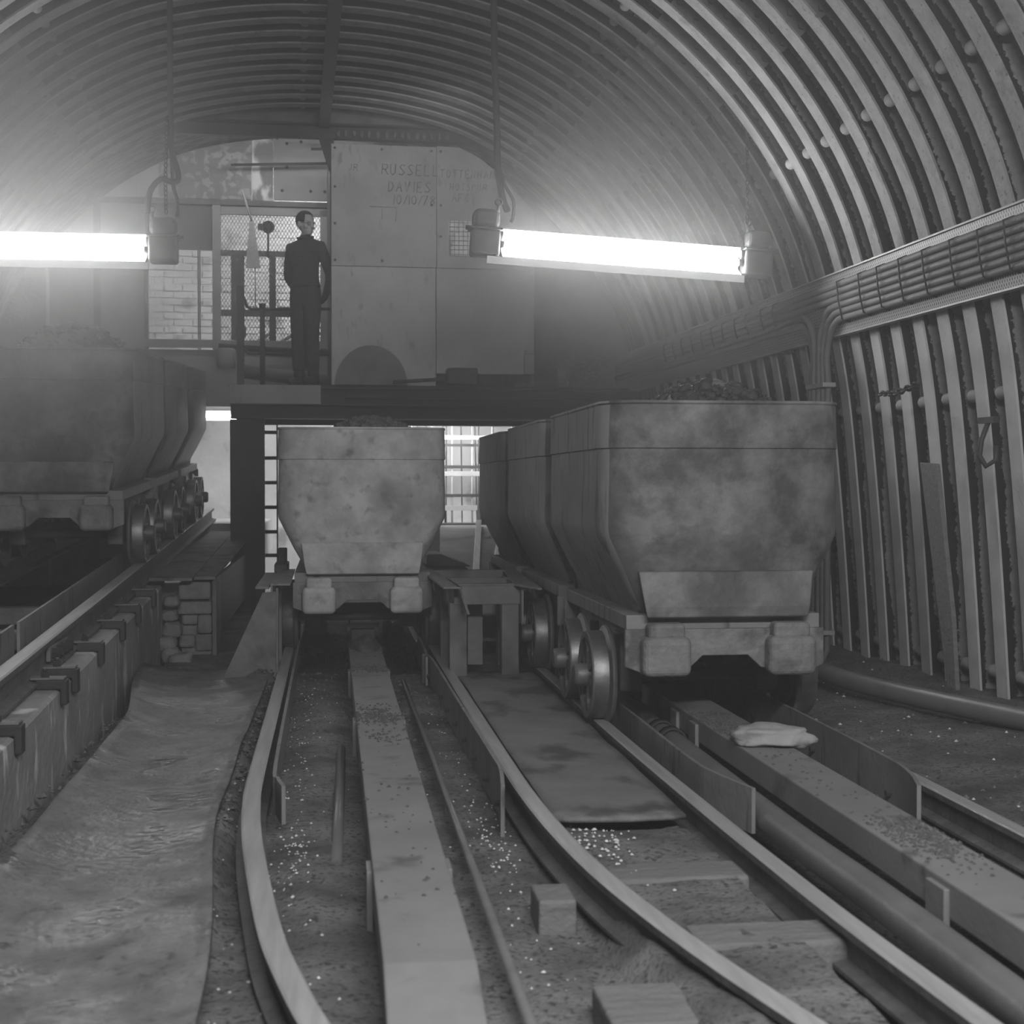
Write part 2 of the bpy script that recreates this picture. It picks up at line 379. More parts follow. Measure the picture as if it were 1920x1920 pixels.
# raised concrete plinth carrying the upper track: rises towards the far end
AX = -1.30; AXL = AX - .95
def az(y): return .345 + .0475*(y - 6)             # rail-top height of the raised track
PF = -1.148
b = MB(); n = 40; vs = []; fs = []
for j in range(n + 1):
    y = 2.0 + (10.1 - 2.0)*j/n; top = az(y) - .155
    r = .006*fbm(0, y, 2, 4); r2 = .006*fbm(5, y, 3, 2)
    vs += [(PF, y, -.3), (PF, y, top*.5), (PF - .003, y, top - .014 + r2), (PF - .02, y, top + r*.6), (-1.52, y, top), (-1.55, y, -.3)]
for j in range(n):
    for k in range(6):
        a = j*6 + k; c = j*6 + (k + 1) % 6; fs.append((a, c, c + 6, a + 6))
fs += [(5, 4, 3, 2, 1, 0), tuple(n*6 + k for k in range(6))]
b.add(vs, fs); struct(b.build('floor_plinth', 'concrete'))
b = MB(); b.box(-3.6, -2.1, 2, 16, -.3, .02); b.box(-2.1, -1.5, 2, 16, -.3, .0); struct(b.build('floor_upper_track_bed', 'darkst'))

# whitewashed pit wall far behind the platform, with coarse courses
b = MB(); b.box(-2.6, 3.8, 18.2, 18.45, -.4, 5.2)
for k in range(34):
    z = 2.0 + k*.085
    for i in range(20):
        x = -1.9 + i*.23 + (k % 2)*.11
        j1 = random.uniform(0, .018); h1 = random.uniform(.066, .08)
        b.box(x + random.uniform(0, .02), x + .215, 18.178 + j1, 18.21, z + random.uniform(0, .01), z + h1)
struct(b.build('wall_far', 'white'), True)
b = MB(); b.box(-2.6, 3.8, 15.3, 18.2, -.4, -.1); struct(b.build('floor_far', 'pale'), True)
b = MB(); b.box(-3.4, -2.5, 15.4, 18.3, -.4, 5); struct(b.build('wall_far_side', 'pale'), True)
b = MB(); b.box(3.7, 4.1, 15.4, 18.3, -.4, 5); struct(b.build('wall_far_end', 'pale'), True)
b = MB(); b.box(-3, 4, 15.3, 18.4, 5.0, 5.1); struct(b.build('ceiling_far', 'steel'), True)

# ------------------------------------------------------------------ steel arch ribs
def sect_sweep(b, prof, i0=0, i1=NA - 1, y=0):
    """profile of (along tunnel, outward offset) swept along the arch"""
    m = len(prof); vs = []
    for i in range(i0, i1 + 1):
        for py, off in prof: vs.append(arc_at(i, off, y + py))
    fs = []; n = i1 - i0
    for i in range(n):
        for k in range(m): fs.append((i*m + k, i*m + (k + 1) % m, (i + 1)*m + (k + 1) % m, (i + 1)*m + k))
    fs += [tuple(range(m - 1, -1, -1)), tuple(range(n*m, (n + 1)*m))]
    b.add(vs, fs)
IBEAM = [(-.06, 0), (.06, 0), (.06, .013), (.007, .02), (.007, .125), (.06, .132), (.06, .145), (-.06, .145), (-.06, .132), (-.007, .125), (-.007, .02), (-.06, .013)]
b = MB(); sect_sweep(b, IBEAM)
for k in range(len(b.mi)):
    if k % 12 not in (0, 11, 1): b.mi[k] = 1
rib_me = b.build('arch_rib', ['rib', 'shaded_web'])
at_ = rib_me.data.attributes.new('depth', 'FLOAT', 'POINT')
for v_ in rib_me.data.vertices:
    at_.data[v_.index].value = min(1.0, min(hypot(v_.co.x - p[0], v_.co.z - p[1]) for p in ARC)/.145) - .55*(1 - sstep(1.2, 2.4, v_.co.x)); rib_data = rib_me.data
for p in rib_data.polygons: p.use_smooth = False
bpy.data.objects.remove(rib_me)
def near_i(x, z): return min(range(NA), key=lambda i: hypot(ARC[i][0] - x, ARC[i][1] - z))
PEGS = [(3.73, .06), (3.585, 1.57), (3.13, 3.13), (2.10, 4.18), (.12, 4.61), (-1.65, 4.18), (-2.63, 3.13)]
peg_data = []
for x, z in PEGS:
    i = near_i(x, z); p = Vector((x, 0, z)); c = arc_at(i, .048, 0)
    b = MB(); b.lathe([(.0, .008), (.036, .008), (.036, .180), (.028, .194), (0, .198)], 'y', 12, (c[0], 0, c[2]), close=False)
    o = b.build('spacer_tube', 'peg'); peg_data.append(o.data); bpy.data.objects.remove(o)
plate_data = []
for x, z in ((2.62, 3.80), (-2.12, 3.80)):
    i = near_i(x, z); b = MB()
    sect_sweep(b, [(-.022, .028), (-.006, .028), (-.006, .118), (-.022, .118)], i - 3, i + 3)
    A = [Vector(arc_at(k, .073, 0)) for k in range(i - 3, i + 4)]
    for t in (.35, 1.5, 2.6, 3.7, 4.8, 5.65):
        k = int(t); p = A[k].lerp(A[min(k + 1, 6)], t - k)
        b.cyl((p.x, -.022, p.z), (p.x, -.045, p.z), .022, 6, smooth=False)
    o = b.build('fish_plate', 'steel'); plate_data.append(o.data); bpy.data.objects.remove(o)
def ordinal(n):
    return '%d%s' % (n, 'th' if 10 <= n % 100 <= 20 else {1: 'st', 2: 'nd', 3: 'rd'}.get(n % 10, 'th'))
RIBY = [13.65 - .31*k for k in range(31)]
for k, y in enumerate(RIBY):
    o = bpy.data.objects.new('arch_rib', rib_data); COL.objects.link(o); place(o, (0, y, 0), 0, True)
    tag(o, 'curved steel arch rib, %s out from the far platform' % ordinal(k + 1) if k else 'curved steel arch rib closest to the far platform', 'arch rib', 'steel arch ribs of the lining', 'thing')
    for d in peg_data:
        c = bpy.data.objects.new('spacer_tube', d); COL.objects.link(c); c.parent = o
    for d in plate_data:
        c = bpy.data.objects.new('fish_plate', d); COL.objects.link(c); c.parent = o

# runner joist under the crown
b = MB(); H_ = [(-.05, 0), (.05, 0), (.05, .012), (.008, .016), (.008, .085), (.05, .09), (.05, .1), (-.05, .1), (-.05, .09), (-.008, .085), (-.008, .016), (-.05, .012)]
b.sweep(H_, [(.31, 8.5, 4.47), (.31, 13.9, 4.47)])
place(tag(b.build('runner_joist', 'darkst'), 'dark steel joist running along the crown of the arch', 'joist'), tunnel=True)

# ------------------------------------------------------------------ rails
RAILP = [(-.048, -.11), (.048, -.11), (.048, -.1), (.010, -.09), (.010, -.032), (.030, -.024), (.031, -.004), (.024, 0), (-.024, 0), (-.031, -.004), (-.030, -.024), (-.010, -.032), (-.010, -.09), (-.048, -.1)]
def rail(pts, label, n=8, sub=True, sc=1.0, name='rail'):
    path = smooth_path(pts, n) if sub else [Vector(p) for p in pts]
    b = MB(); b.sweep([(x*sc, z*sc) for x, z in RAILP], path)
    m = len(RAILP); nseg = len(path) - 1
    for i in range(nseg):
        for k in (6, 7, 8): b.mi[i*m + k] = 1
    return tag(b.build(name, ['rail', 'railtop']), label, 'rail', 'track rails')
rail([(-.275, 12.2, 0), (-.275, 9, 0), (-.277, 7, 0), (-.279, 5.4, 0), (-.270, 4.95, 0), (-.245, 4.5, 0), (-.2, 4.0, 0), (-.145, 3.5, 0), (-.085, 3.15, 0), (-.02, 2.85, 0), (.12, 2.3, 0)],
     'rail bending out from the loaded tub past the belting walkway')
rail([(.677, 12.2, 0), (.677, 9, 0), (.677, 7, 0), (.678, 5.5, 0), (.684, 4.95, 0), (.705, 4.45, 0), (.745, 3.97, 0), (.808, 3.53, 0), (.88, 3.15, 0), (.96, 2.8, 0), (1.1, 2.2, 0)],
     'shiny curved rail between the central box beam and the dusty belting mat')
rail([(1.228, 13, 0), (1.23, 8, 0), (1.232, 6, 0), (1.247, 4.7, 0), (1.262, 4.0, 0), (1.28, 3.4, 0), (1.315, 2.75, 0), (1.36, 2.0, 0)],
     'straight rail under the spoked wheels of the coupled tubs')
rail([(2.15, 13, 0), (2.15, 3.2, 0)], 'rail beyond the box beam with the stone on it, nearer the ribbed wall', sub=False)
rail([(AX, y, az(y)) for y in (2.5, 6, 10, 13, 16.0)], 'polished rail clamped along the top of the concrete plinth', sub=False, sc=1.25)
rail([(AXL, y, az(y)) for y in (2.5, 6, 10, 13, 16.0)], 'raised rail on the far side under the tubs by the plinth', sub=False, sc=1.25)

def guard(pts, z0, z1, label, flare=(), t=.014, bolts=0, side=1, grp='guard plates beside the rails'):
    """upright plate along a plan path"""
    P = smooth_path([(x, y, 0) for x, y in pts], 5); b = MB(); vs = []; fs = []; n = len(P)
    for i, p in enumerate(P):
        tt = (P[min(i + 1, n - 1)] - P[max(i - 1, 0)]).normalized(); s_ = Vector((-tt.y, tt.x, 0))
        zz = z1(p.y) if callable(z1) else z1; z00 = z0(p.y) if callable(z0) else z0
        for q_, z in ((-t/2, z00), (t/2, z00), (t/2, zz), (-t/2, zz)): vs.append(p + s_*q_ + Vector((0, 0, z)))
    for i in range(n - 1):
        for k in range(4): fs.append((i*4 + k, i*4 + (k + 1) % 4, i*4 + 4 + (k + 1) % 4, i*4 + 4 + k))
    fs += [(3, 2, 1, 0), tuple((n - 1)*4 + k for k in range(4))]
    b.add(vs, fs); o = b.build('guard_plate', 'plate'); tag(o, label, 'guard plate', grp)
    if bolts:
        y0, y1 = P[0].y, P[-1].y
        for k in range(bolts):
            y = y0 + (y1 - y0)*(k + .5)/bolts
            x = min(P, key=lambda p: abs(p.y - y)).x
            zc = ((z0(y) if callable(z0) else z0) + (z1(y) if callable(z1) else z1))/2 - .02
            bb = MB(); bb.cyl((x, y, zc), (x - side*.028, y, zc), .013, 6, smooth=False); bb.build('bolt', 'darkst', o)
    return o
guard([(-.21, 9.7), (-.212, 7.9), (-.208, 5.5), (-.19, 5.2), (-.165, 5.05)], -.10, .035, 'thin flared guard plate inside the rail next to the belting walkway')
guard([(.59, 9.8), (.582, 9.0), (.565, 8.55)], -.12, .05, 'short far guard plate inside the shiny curved rail, close to the loaded tub')
guard([(.555, 8.75), (.592, 8.5), (.602, 7.0), (.612, 5.5), (.612, 5.2), (.585, 4.9)], -.13, .05, 'long bolted guard plate inside the shiny curved rail', bolts=9)
guard([(1.35, 8.6), (1.345, 6.5), (1.34, 5.3), (1.36, 5.0), (1.42, 4.72)], -.10, .055, 'pale guard plate with flared end inside the rail under the spoked wheels')
guard([(2.07, 9), (2.06, 6.5), (2.045, 5.2), (2.02, 4.85), (1.955, 4.6)], -.13, .075, 'tall dark guard plate beside the box beam with the stone', bolts=5)
guard([(AX - .17, 11.0), (AX - .17, 9), (AX - .17, 7.05)], lambda y: az(y) - .13, lambda y: az(y) + .035, 'pale guard plate beside the plinth rail, reaching towards the tubs')
guard([(AX - .185, 7.0), (AX - .185, 4.0)], lambda y: az(y) - .13, lambda y: az(y) + .03, 'second length of guard plate beside the plinth rail, at the picture edge')

# clamps and joint bars on the plinth
def clip(y, label):
    z = az(y) - .137; r = thing('rail_clamp', label, 'clamp', (AX, y, z), 0, 'rail clamps on the plinth')
    b = MB(); b.prism([(.05, -.018), (.153, -.018), (.153, -.085), (.180, -.085), (.180, .024), (.05, .024)], -.035, .035, 'y'); b.build('clamp_body', 'darkst', r, .006)
    b = MB(); b.box(.03, .17, -.038, .038, .024, .034); b.build('clamp_plate', 'steel', r, .004)
    b = MB(); b.cyl((.085, 0, .034), (.085, 0, .058), .019, 6, smooth=False); b.cyl((.085, 0, .058), (.085, 0, .07), .010, 8); b.build('bolt', 'darkst', r)
for y, l in ((5.45, 'rail clamp on the plinth at the picture edge, largest of the row'), (6.35, 'rail clamp on the plinth just before the bolted joint'), (6.62, 'rail clamp on the plinth right beside the bolted joint'),
             (7.35, 'rail clamp on the plinth just past the bolted joint'), (8.1, 'rail clamp midway between the bolted joint and the plinth end'), (8.75, 'rail clamp on the plinth, next to last before its end'), (9.5, 'last rail clamp at the broken end of the plinth')):
    clip(y, l)
r = thing('joint_bar', 'bolted joint bar on the side of the plinth rail', 'joint bar', (AX, 6.95, az(6.95)))
b = MB(); b.box(.016, .036, -.22, .22, -.115, -.045); b.build('bar', 'steel', r, .004)
for k in range(4):
    b = MB(); b.cyl((.036, -.165 + k*.11, -.08), (.07, -.165 + k*.11, -.08), .026, 6, smooth=False); b.build('bolt', 'darkst', r)

# raised track sleepers
for k, (y, l) in enumerate(((8.9, 'steel sleeper of the raised track under the moving tub'), (7.95, 'steel sleeper of the raised track, next out from the moving tub'), (7.1, 'steel sleeper of the raised track, farthest from the moving tub'))):
    b = MB(); b.box(-1.05, .0, -.07, .07, -.10, 0)
    o = b.build('sleeper', 'steel', bevel=.008); place(o, (AX - .06, y, az(y) - .137)); tag(o, l, 'sleeper', 'sleepers of the raised track')
b = MB(); b.blob((AX - .6, 7.5, az(7.5) - .36), .3, .3, .14, 14, 9, .5, 3); b.blob((AX - .55, 6.5, az(6.5) - .36), .3, .3, .15, 14, 9, .5, 5)
tag(b.build('dirt_heap', 'dirt'), 'dirt piled between the sleepers of the raised track', 'dirt', kind='stuff')

# ------------------------------------------------------------------ box beams between the rails
def boxbeam(x, y0, y1, zt, label, legs, drop=None):
    r = thing('box_beam', label, 'beam', (x, y1, zt), 0, 'steel box beams between the rails')
    pts = [(0, 0, 0), (0, y0 + .25 - y1, 0)] if drop is None else [(0, 0, 0), (0, drop - y1, 0), (0, drop - .6 - y1, -.16)]
    if drop is None: pts = [(0, 0, 0), (0, y0 - y1, 0)]
    b = MB(); b.sweep([(-.103, -.1), (.103, -.1), (.103, 0), (-.103, 0)], pts); b.build('beam_casing', 'beam', r, .006)
    for y in legs:
        b = MB(); b.box(-.118, -.10, y - y1 - .06, y - y1 + .06, -.22, -.02); b.box(.10, .118, y - y1 - .06, y - y1 + .06, -.22, -.02); b.build('bracket', 'beam', r, .003)
boxbeam(.213, 2.4, 9.4, .045, 'dusty box beam along the middle of the track ahead of the loaded tub', (8.2, 6.5, 4.0), drop=3.12)
boxbeam(1.70, 2.2, 7.3, .05, 'box beam with a pale stone lying on it, in front of the coupled tubs', (6.55, 6.2, 3.62))
b = MB(); rg = random.Random(3)
b.blob((.213, 9.17, .03), .098, .30, .085, 22, 10, .25, 1)
for (x, y, rx, ry, n) in ((.213, 9.1, .095, .3, 200), (.215, 8.1, .10, .16, 260), (.215, 6.45, .10, .30, 420), (.215, 5.9, .09, .2, 60), (1.66, 6.0, .09, .38, 500), (1.72, 4.0, .09, .30, 480), (1.70, 4.8, .1, .8, 60), (.215, 4.6, .1, 1.2, 50)):
    for k in range(n):
        px, py = x + max(-.1, min(.1, rg.gauss(0, rx*.6))), y + rg.gauss(0, ry*.5)
        s_ = rg.uniform(.003, .009); z_ = .045 if x < 1 else .05
        if abs(px - (.213 if x < 1 else 1.70)) > .1: continue
        a = rg.uniform(0, 3); b.add([(px + s_*cos(a + i*PI/2)*rg.uniform(.7, 1.3), py + s_*sin(a + i*PI/2), z_ + .001) for i in range(4)] + [(px, py, z_ + s_*.9)], [(0, 1, 4), (1, 2, 4), (2, 3, 4), (3, 0, 4)])
tag(b.build('spilt_coal_dust', 'grit'), 'spilt coal dust lying in heaps on the two box beams', 'coal dust', kind='stuff')
b = MB(); b.blob((0, 0, .04), .15, .085, .044, 34, 20, .28, 17, sq=.68)
o = b.build('stone', 'rock'); place(o, (1.735, 5.52, .046), radians(-12)); tag(o, 'flat pale stone lying on the box beam before the coupled tubs', 'stone')

# pipes and bars in the track
b = MB(); b.tube(smooth_path([(1.50, 8.2, -.04), (1.49, 6.5, -.05), (1.485, 4.6, -.06), (1.50, 3.7, -.06), (1.50, 2.2, -.06)], 6), .052, 14)
o = b.build('pipe', 'pipe'); tag(o, 'smooth pipe running along the foot of the box beam with the stone', 'pipe')
for y in (6.38, 6.18):
    b = MB(); b.lathe([(.054, -.03), (.066, -.03), (.066, .03), (.054, .03)], 'y', 16, (1.487, y, -.05)); b.build('collar', 'rubber', o)
P = [tun(3.12, 12.6, .02), tun(3.12, 9, 0), tun(3.15, 7.4, -.02), tun(3.36, 6.5, -.02), tun(3.5, 5.4, -.02)]
b = MB(); b.tube(smooth_path([(2.80, 12.5, .03), (2.80, 9, .02), (2.82, 7.75, .0), (3.0, 7.0, -.01), (3.25, 6.3, -.02), (3.5, 5.5, -.02)], 6), .052, 14)
tag(b.build('floor_pipe', 'pipe'), 'long dark pipe lying on the floor along the ribbed wall', 'pipe')
b = MB(); b.tube([(.424, 8.5, -.085), (.424, 5.6, -.075), (.424, 2.4, -.075)], .014, 8)
tag(b.build('steel_rod', 'pipe'), 'thin rod lying in the dirt along the right side of the dusty box beam', 'rod')
b = MB(); b.tube([(.045, 6.6, -.125), (.03, 5.5, -.112), (.015, 4.6, -.13)], .02, 8)
tag(b.build('buried_bar', 'pipe'), 'half-buried bar in the dirt to the left of the dusty box beam', 'bar')

# timbers
for (x0, x1, y0, y1, z0, z1, l) in ((.80, 1.20, 4.02, 4.2, -.2, -.045, 'dusty timber sleeper just past the edge of the belting mat'),
                                    (.90, 1.29, 3.42, 3.6, -.2, -.045, 'dusty timber sleeper close below the one at the belting edge')):
    b = MB(); b.box(x0, x1, y0, y1, z0, z1); tag(b.build('sleeper', 'timber', bevel=.012), l, 'sleeper', 'timber sleepers')
for (x0, x1, y0, y1, z0, z1, l) in ((.56, .665, 3.86, 4.03, -.24, -.05, 'small timber block under the shiny curved rail'), (.585, .82, 2.95, 3.2, -.26, -.05, 'wide timber block under the curved rail at the bottom edge')):
    b = MB(); b.box(x0, x1, y0, y1, z0, z1); tag(b.build('timber_block', 'timber', bevel=.008), l, 'timber block')

# belting
b = MB(); n, m = 46, 14; vs = []
for j in range(n + 1):
    y = 2.3 + (8.85 - 2.3)*j/n
    xl = -1.12 + .17*sstep(8.7, 6.6, y) - .0*y; xr = -.36 - .02*sstep(8, 6, y) + .10*sstep(5, 3.2, y)
    if y > 8.7: xl += 0
    for i in range(m + 1):
        t = i/m; x = xl + (xr - xl)*t
        z = -.062 + .055*abs(2*t - 1)**2.5*(1 if t < .5 else .45) + .012*fbm(x, y, 1.6, 11) + .006*sin(y*5 + 2*t)
        vs.append((x, y, z))
fs = [(j*(m + 1) + i, j*(m + 1) + i + 1, (j + 1)*(m + 1) + i + 1, (j + 1)*(m + 1) + i) for j in range(n) for i in range(m)]
b.add(vs, fs, True); o = b.build('belting_walkway', 'belt', weld=False); s_ = o.modifiers.new('thick', 'SOLIDIFY'); s_.thickness = .016
tag(o, 'long curled strip of worn conveyor belting laid beside the plinth', 'belting')
b = MB(); n, m = 30, 10; vs = []
for j in range(n + 1):
    for i in range(m + 1):
        t = i/m; x = .735 + (1.185 - .735)*t
        ye = 4.72 - .10*sin(PI*t)
        y = ye + (8.5 - ye)*j/n
        vs.append((x, y, -.042 + .008*fbm(x, y, 2.2, 21) + .02*(1 - j/n)**6*sin(PI*t)))
fs = [(j*(m + 1) + i, j*(m + 1) + i + 1, (j + 1)*(m + 1) + i + 1, (j + 1)*(m + 1) + i) for j in range(n) for i in range(m)]
b.add(vs, fs, True); o = b.build('belting_mat', 'mat', weld=False); s_ = o.modifiers.new('thick', 'SOLIDIFY'); s_.thickness = .014
tag(o, 'dusty belting mat laid between the two tracks', 'belting')

# loose chips along the rails
b = MB()
def chips(n, fx, fy, s0, s1, zf):
    for k in range(n):
        x, y = fx(), fy(); s_ = random.uniform(s0, s1); z = zf(x, y)
        a = random.uniform(0, PI)
        vs = [(x + s_*cos(a + i*PI/2)*random.uniform(.7, 1.2), y + s_*sin(a + i*PI/2), z) for i in range(4)] + [(x, y, z + s_*.8), (x, y, z - s_*.5)]
        b.add(vs, [(0, 1, 4), (1, 2, 4), (2, 3, 4), (3, 0, 4), (1, 0, 5), (2, 1, 5), (3, 2, 5), (0, 3, 5)])
G = random.gauss
chips(170, lambda: G(-.13, .05), lambda: random.uniform(2.8, 8.5), .003, .007, ground)
chips(60, lambda: G(-.12, .03), lambda: G(4.7, .25), .003, .007, ground)
chips(70, lambda: G(.53, .04), lambda: random.uniform(2.8, 7.5), .003, .007, ground)
chips(70, lambda: G(.55, .035), lambda: G(4.9, .35), .003, .007, ground)
chips(110, lambda: G(.83, .06), lambda: G(4.45, .25), .003, .008, lambda x, y: ground(x, y) + .004)
chips(60, lambda: random.uniform(-.3, .7), lambda: random.uniform(2.6, 8), .003, .006, ground)
chips(90, lambda: G(-.29, .03), lambda: random.uniform(2.6, 6), .003, .007, ground)
chips(60, lambda: random.uniform(1.35, 2.0), lambda: random.uniform(2.8, 6), .003, .006, ground)
chips(120, lambda: random.uniform(2.3, 3.4), lambda: random.uniform(4, 9), .004, .012, ground)
tag(b.build('stone_chips', 'chips'), 'pale stone chips strewn along the rails', 'stone chips', kind='stuff')
b = MB()
chips(260, lambda: G(-.36, .05), lambda: random.uniform(5, 9.3), .006, .018, ground)
chips(300, lambda: random.uniform(-.2, .65), lambda: random.uniform(6.8, 9.2), .005, .016, ground)
chips(160, lambda: random.uniform(2.4, 3.5), lambda: random.uniform(5, 9), .006, .022, ground)
chips(120, lambda: G(-1.10, .03), lambda: random.uniform(4.5, 9.5), .006, .02, ground)
tag(b.build('gravel', 'dirt'), 'dark gravel scattered over the dirt floor', 'gravel', kind='stuff')

# ------------------------------------------------------------------ mine tubs
def rrect(hx, hy, r, n=5):
    out = []
    for cx, cy_, a0 in ((hx - r, hy - r, 0), (-hx + r, hy - r, PI/2), (-hx + r, -hy + r, PI), (hx - r, -hy + r, 3*PI/2)):
        for k in range(n + 1):
            a = a0 + PI/2*k/n; out.append((cx + r*cos(a), cy_ + r*sin(a)))
    return out
def ring_loft(b, rings, cap0=True, cap1=True, smooth=False, n=5):
    vs = []
    for hx, hy, r, z in rings: vs += [(x, y, z) for x, y in rrect(hx, hy, r, n)]
    m = 4*(n + 1); fs = []
    for j in range(len(rings) - 1):
        for k in range(m): fs.append((j*m + k, j*m + (k + 1) % m, (j + 1)*m + (k + 1) % m, (j + 1)*m + k))
    b.add(vs, fs, smooth)
    if cap0: b.add(vs[:m], [tuple(range(m - 1, -1, -1))])
    if cap1: b.add(vs[-m:], [tuple(range(m))])
def make_tub(label):
    r = thing('mine_tub', label, 'mine tub', (0, 0, 0), 0, 'steel mine tubs')
    b = MB()
    ring_loft(b, [(.345, .69, .06, .50), (.36, .73, .06, .535), (.44, .805, .11, .68), (.530, .830, .15, .86), (.536, .833, .16, .90), (.530, .833, .16, 1.235),
                  (.537, .840, .165, 1.240), (.531, .840, .165, 1.425), (.537, .846, .17, 1.432), (.535, .844, .17, 1.442),
                  (.522, .830, .15, 1.442), (.518, .825, .15, 1.30)], True, True)
    for k in range(len(b.sm)): b.sm[k] = False
    body = b.build('tub_body', ['tub', 'tubside'], r)
    for p in body.data.polygons:
        if abs(p.normal.x) > .75: p.material_index = 1
        p.use_smooth = abs(p.normal.z) < .9
    body.data.set_sharp_from_angle(angle=radians(24))
    for s in (-1, 1):
        b = MB(); q_ = [(.33, .80, .50), (.355, .868, .515), (.365, .868, .56), (.385, .838, .71), (.385, .80, .71)]
        vs = [(-x, s*y, z) for x, y, z in q_] + [(x, s*y, z) for x, y, z in q_]
        b.add(vs, [(0, 1, 2, 3, 4), (9, 8, 7, 6, 5)] + [(k, (k + 1) % 5, (k + 1) % 5 + 5, k + 5) for k in range(5)]); o = b.build('apron_plate', 'tub', r, .006)
        b = MB(); b.prism([(-.44, .46), (-.44, .30), (-.36, .27), (-.16, .29), (-.10, .345), (.10, .345), (.16, .29), (.36, .27), (.44, .30), (.44, .46)], s*.79, s*.82, 'y'); b.build('headstock', 'buffer', r, .004)
        for x in (-.275, .275):
            b = MB(); b.box(x - .105, x + .105, min(s*.815, s*.921), max(s*.815, s*.921), .265, .435); o = b.build('buffer', 'buffer', r, .032, 4)
            b = MB(); b.box(x - .08, x + .08, min(s*.815, s*.90), max(s*.815, s*.90), .42, .492); b.build('buffer_cap', 'buffer', o, .018, 3)
    b = MB(); b.box(-.35, .35, -.79, .79, .40, .52); b.box(-.36, -.30, -.79, .79, .26, .46); b.box(.30, .36, -.79, .79, .26, .46); b.build('underframe', 'tubside', r, .006)
    b = MB(); b.box(-.43, -.345, -.79, .79, .455, .52); b.box(.345, .43, -.79, .79, .455, .52); b.build('sill_angle', 'tubside', r, .004)
    for y in (-.31, .31):
        b = MB(); b.cyl((-.44, y, .203), (.44, y, .203), .034, 12); b.build('axle', 'darkst', r)
        for s in (-1, 1):
            b = MB(); b.box(min(s*.27, s*.375), max(s*.27, s*.375), y - .085, y + .085, .13, .40); b.build('axle_box', 'steel', r, .012)
            b = MB()
            T = [(.172, .075), (.198, .075), (.202, .068), (.203, 0.0), (.226, -.012), (.230, -.022), (.226, -.032), (.172, -.03), (.168, -.02)]
            b.cur = 0; b.lathe([(rr, s*(.448 + t)) for rr, t in T], 'x', 44, (0, y, .203))
            m = len(T)
            for k in range(44):
                for i in (2, 3): b.mi[k*m + i] = 1
                b.mi[k*m] = 1
            wl = b.build('wheel', ['wheel', 'tread'], r)
            for p in wl.data.polygons: p.use_smooth = True
            wl.data.set_sharp_from_angle(angle=radians(35))
            b = MB()
            for k in range(6):
                a = k*PI/3 + .3; n_ = 6; vs = []
                for i in range(n_ + 1):
                    t = i/n_; rr = .045 + .13*t; aa = a + .22*sin(PI*t)
                    c = Vector((s*.505, y + rr*cos(aa), .203 + rr*sin(aa))); tg = Vector((0, -sin(aa), cos(aa)))
                    for q_, xx in ((-.016, -.012), (.016, -.012), (.016, .012), (-.016, .012)): vs.append(c + tg*q_ + Vector((xx, 0, 0)))
                b.add(vs, [(i*4 + j, i*4 + (j + 1) % 4, i*4 + 4 + (j + 1) % 4, i*4 + 4 + j) for i in range(n_) for j in range(4)])
            b.build('spoke_set', 'wheel', wl)
            b = MB(); b.lathe([(.0, s*.578), (.043, s*.578), (.050, s*.570), (.053, s*.562), (.053, s*.49), (.068, s*.48), (.068, s*.44), (0, s*.44)], 'x', 24, (0, y, .203), close=False)
            h = b.build('hub', 'wheel', wl); h.data.set_sharp_from_angle(angle=radians(35))
    return r
tub = make_tub('loaded mottled mine tub between the guide frames on the middle track')
TL = .842
BX, CXT = .201, 1.69
tubs = [(BX, 9.15 + TL, 0, 0, None),
        (CXT, 6.02 + TL, 0, .0, 'large stained front tub of the three coupled tubs'),
        (CXT, 6.02 + 1.85 + TL, 0, 0, 'middle tub of the three coupled tubs, behind the large stained one'),
        (CXT, 6.02 + 3.70 + TL, 0, 0, 'rear tub of the three coupled tubs, half in shadow near the platform'),
        (AX - .475, 9.6 + TL, 1, 0, 'hazy front tub on the raised track under the hanging lamp'),
        (AX - .475, 9.6 + 1.85 + TL, 1, 0, 'second dark tub on the raised track, behind the hazy front one'),
        (AX - .475, 9.6 + 3.7 + TL, 1, 0, 'farthest dark tub on the raised track, beside the platform column')]
def load(x, y, z, rx, ry, h, label, m, seed):
    b = MB(); N_ = 22; vs = []
    for j in range(N_ + 1):
        for i in range(N_ + 1):
            u, v_ = -1 + 2*i/N_, -1 + 2*j/N_
            q_ = max(0, 1 - (abs(u)**2.2 + abs(v_)**2.2)**.9)
            vs.append((u*rx, v_*ry, -.12 + (h + .12)*q_**.75 + .02*fbm(u*rx, v_*ry, 9, seed)))
    b.add(vs, [(j*(N_ + 1) + i, j*(N_ + 1) + i + 1, (j + 1)*(N_ + 1) + i + 1, (j + 1)*(N_ + 1) + i) for j in range(N_) for i in range(N_)], True)
    rd = random.Random(seed)
    for k in range(520):
        u, v_ = rd.uniform(-.92, .92), rd.uniform(-.92, .92); q_ = max(0, 1 - (abs(u)**2.2 + abs(v_)**2.2)**.9)
        if q_ < .06: continue
        s_ = rd.choice((.008, .011, .014, .018, .024, .03)); b.blob((u*rx, v_*ry, -.12 + (h + .12)*q_**.75), s_*1.2, s_, s_*.8, 6, 4, .5, k, sq=.7)
    o = b.build('coal_load', m, weld=False); place(o, (x, y, z)); tag(o, label, 'coal', 'coal heaped in the tubs', 'stuff')
for k, (x, y, up, rz, l) in enumerate(tubs):
    o = tub if k == 0 else copy_tree(tub)
    if l: o['label'] = l
    z = az(y) if up else 0
    o.location = (x, y, z); o.rotation_euler = (math.atan(.0475) if up else 0, 0, rz)
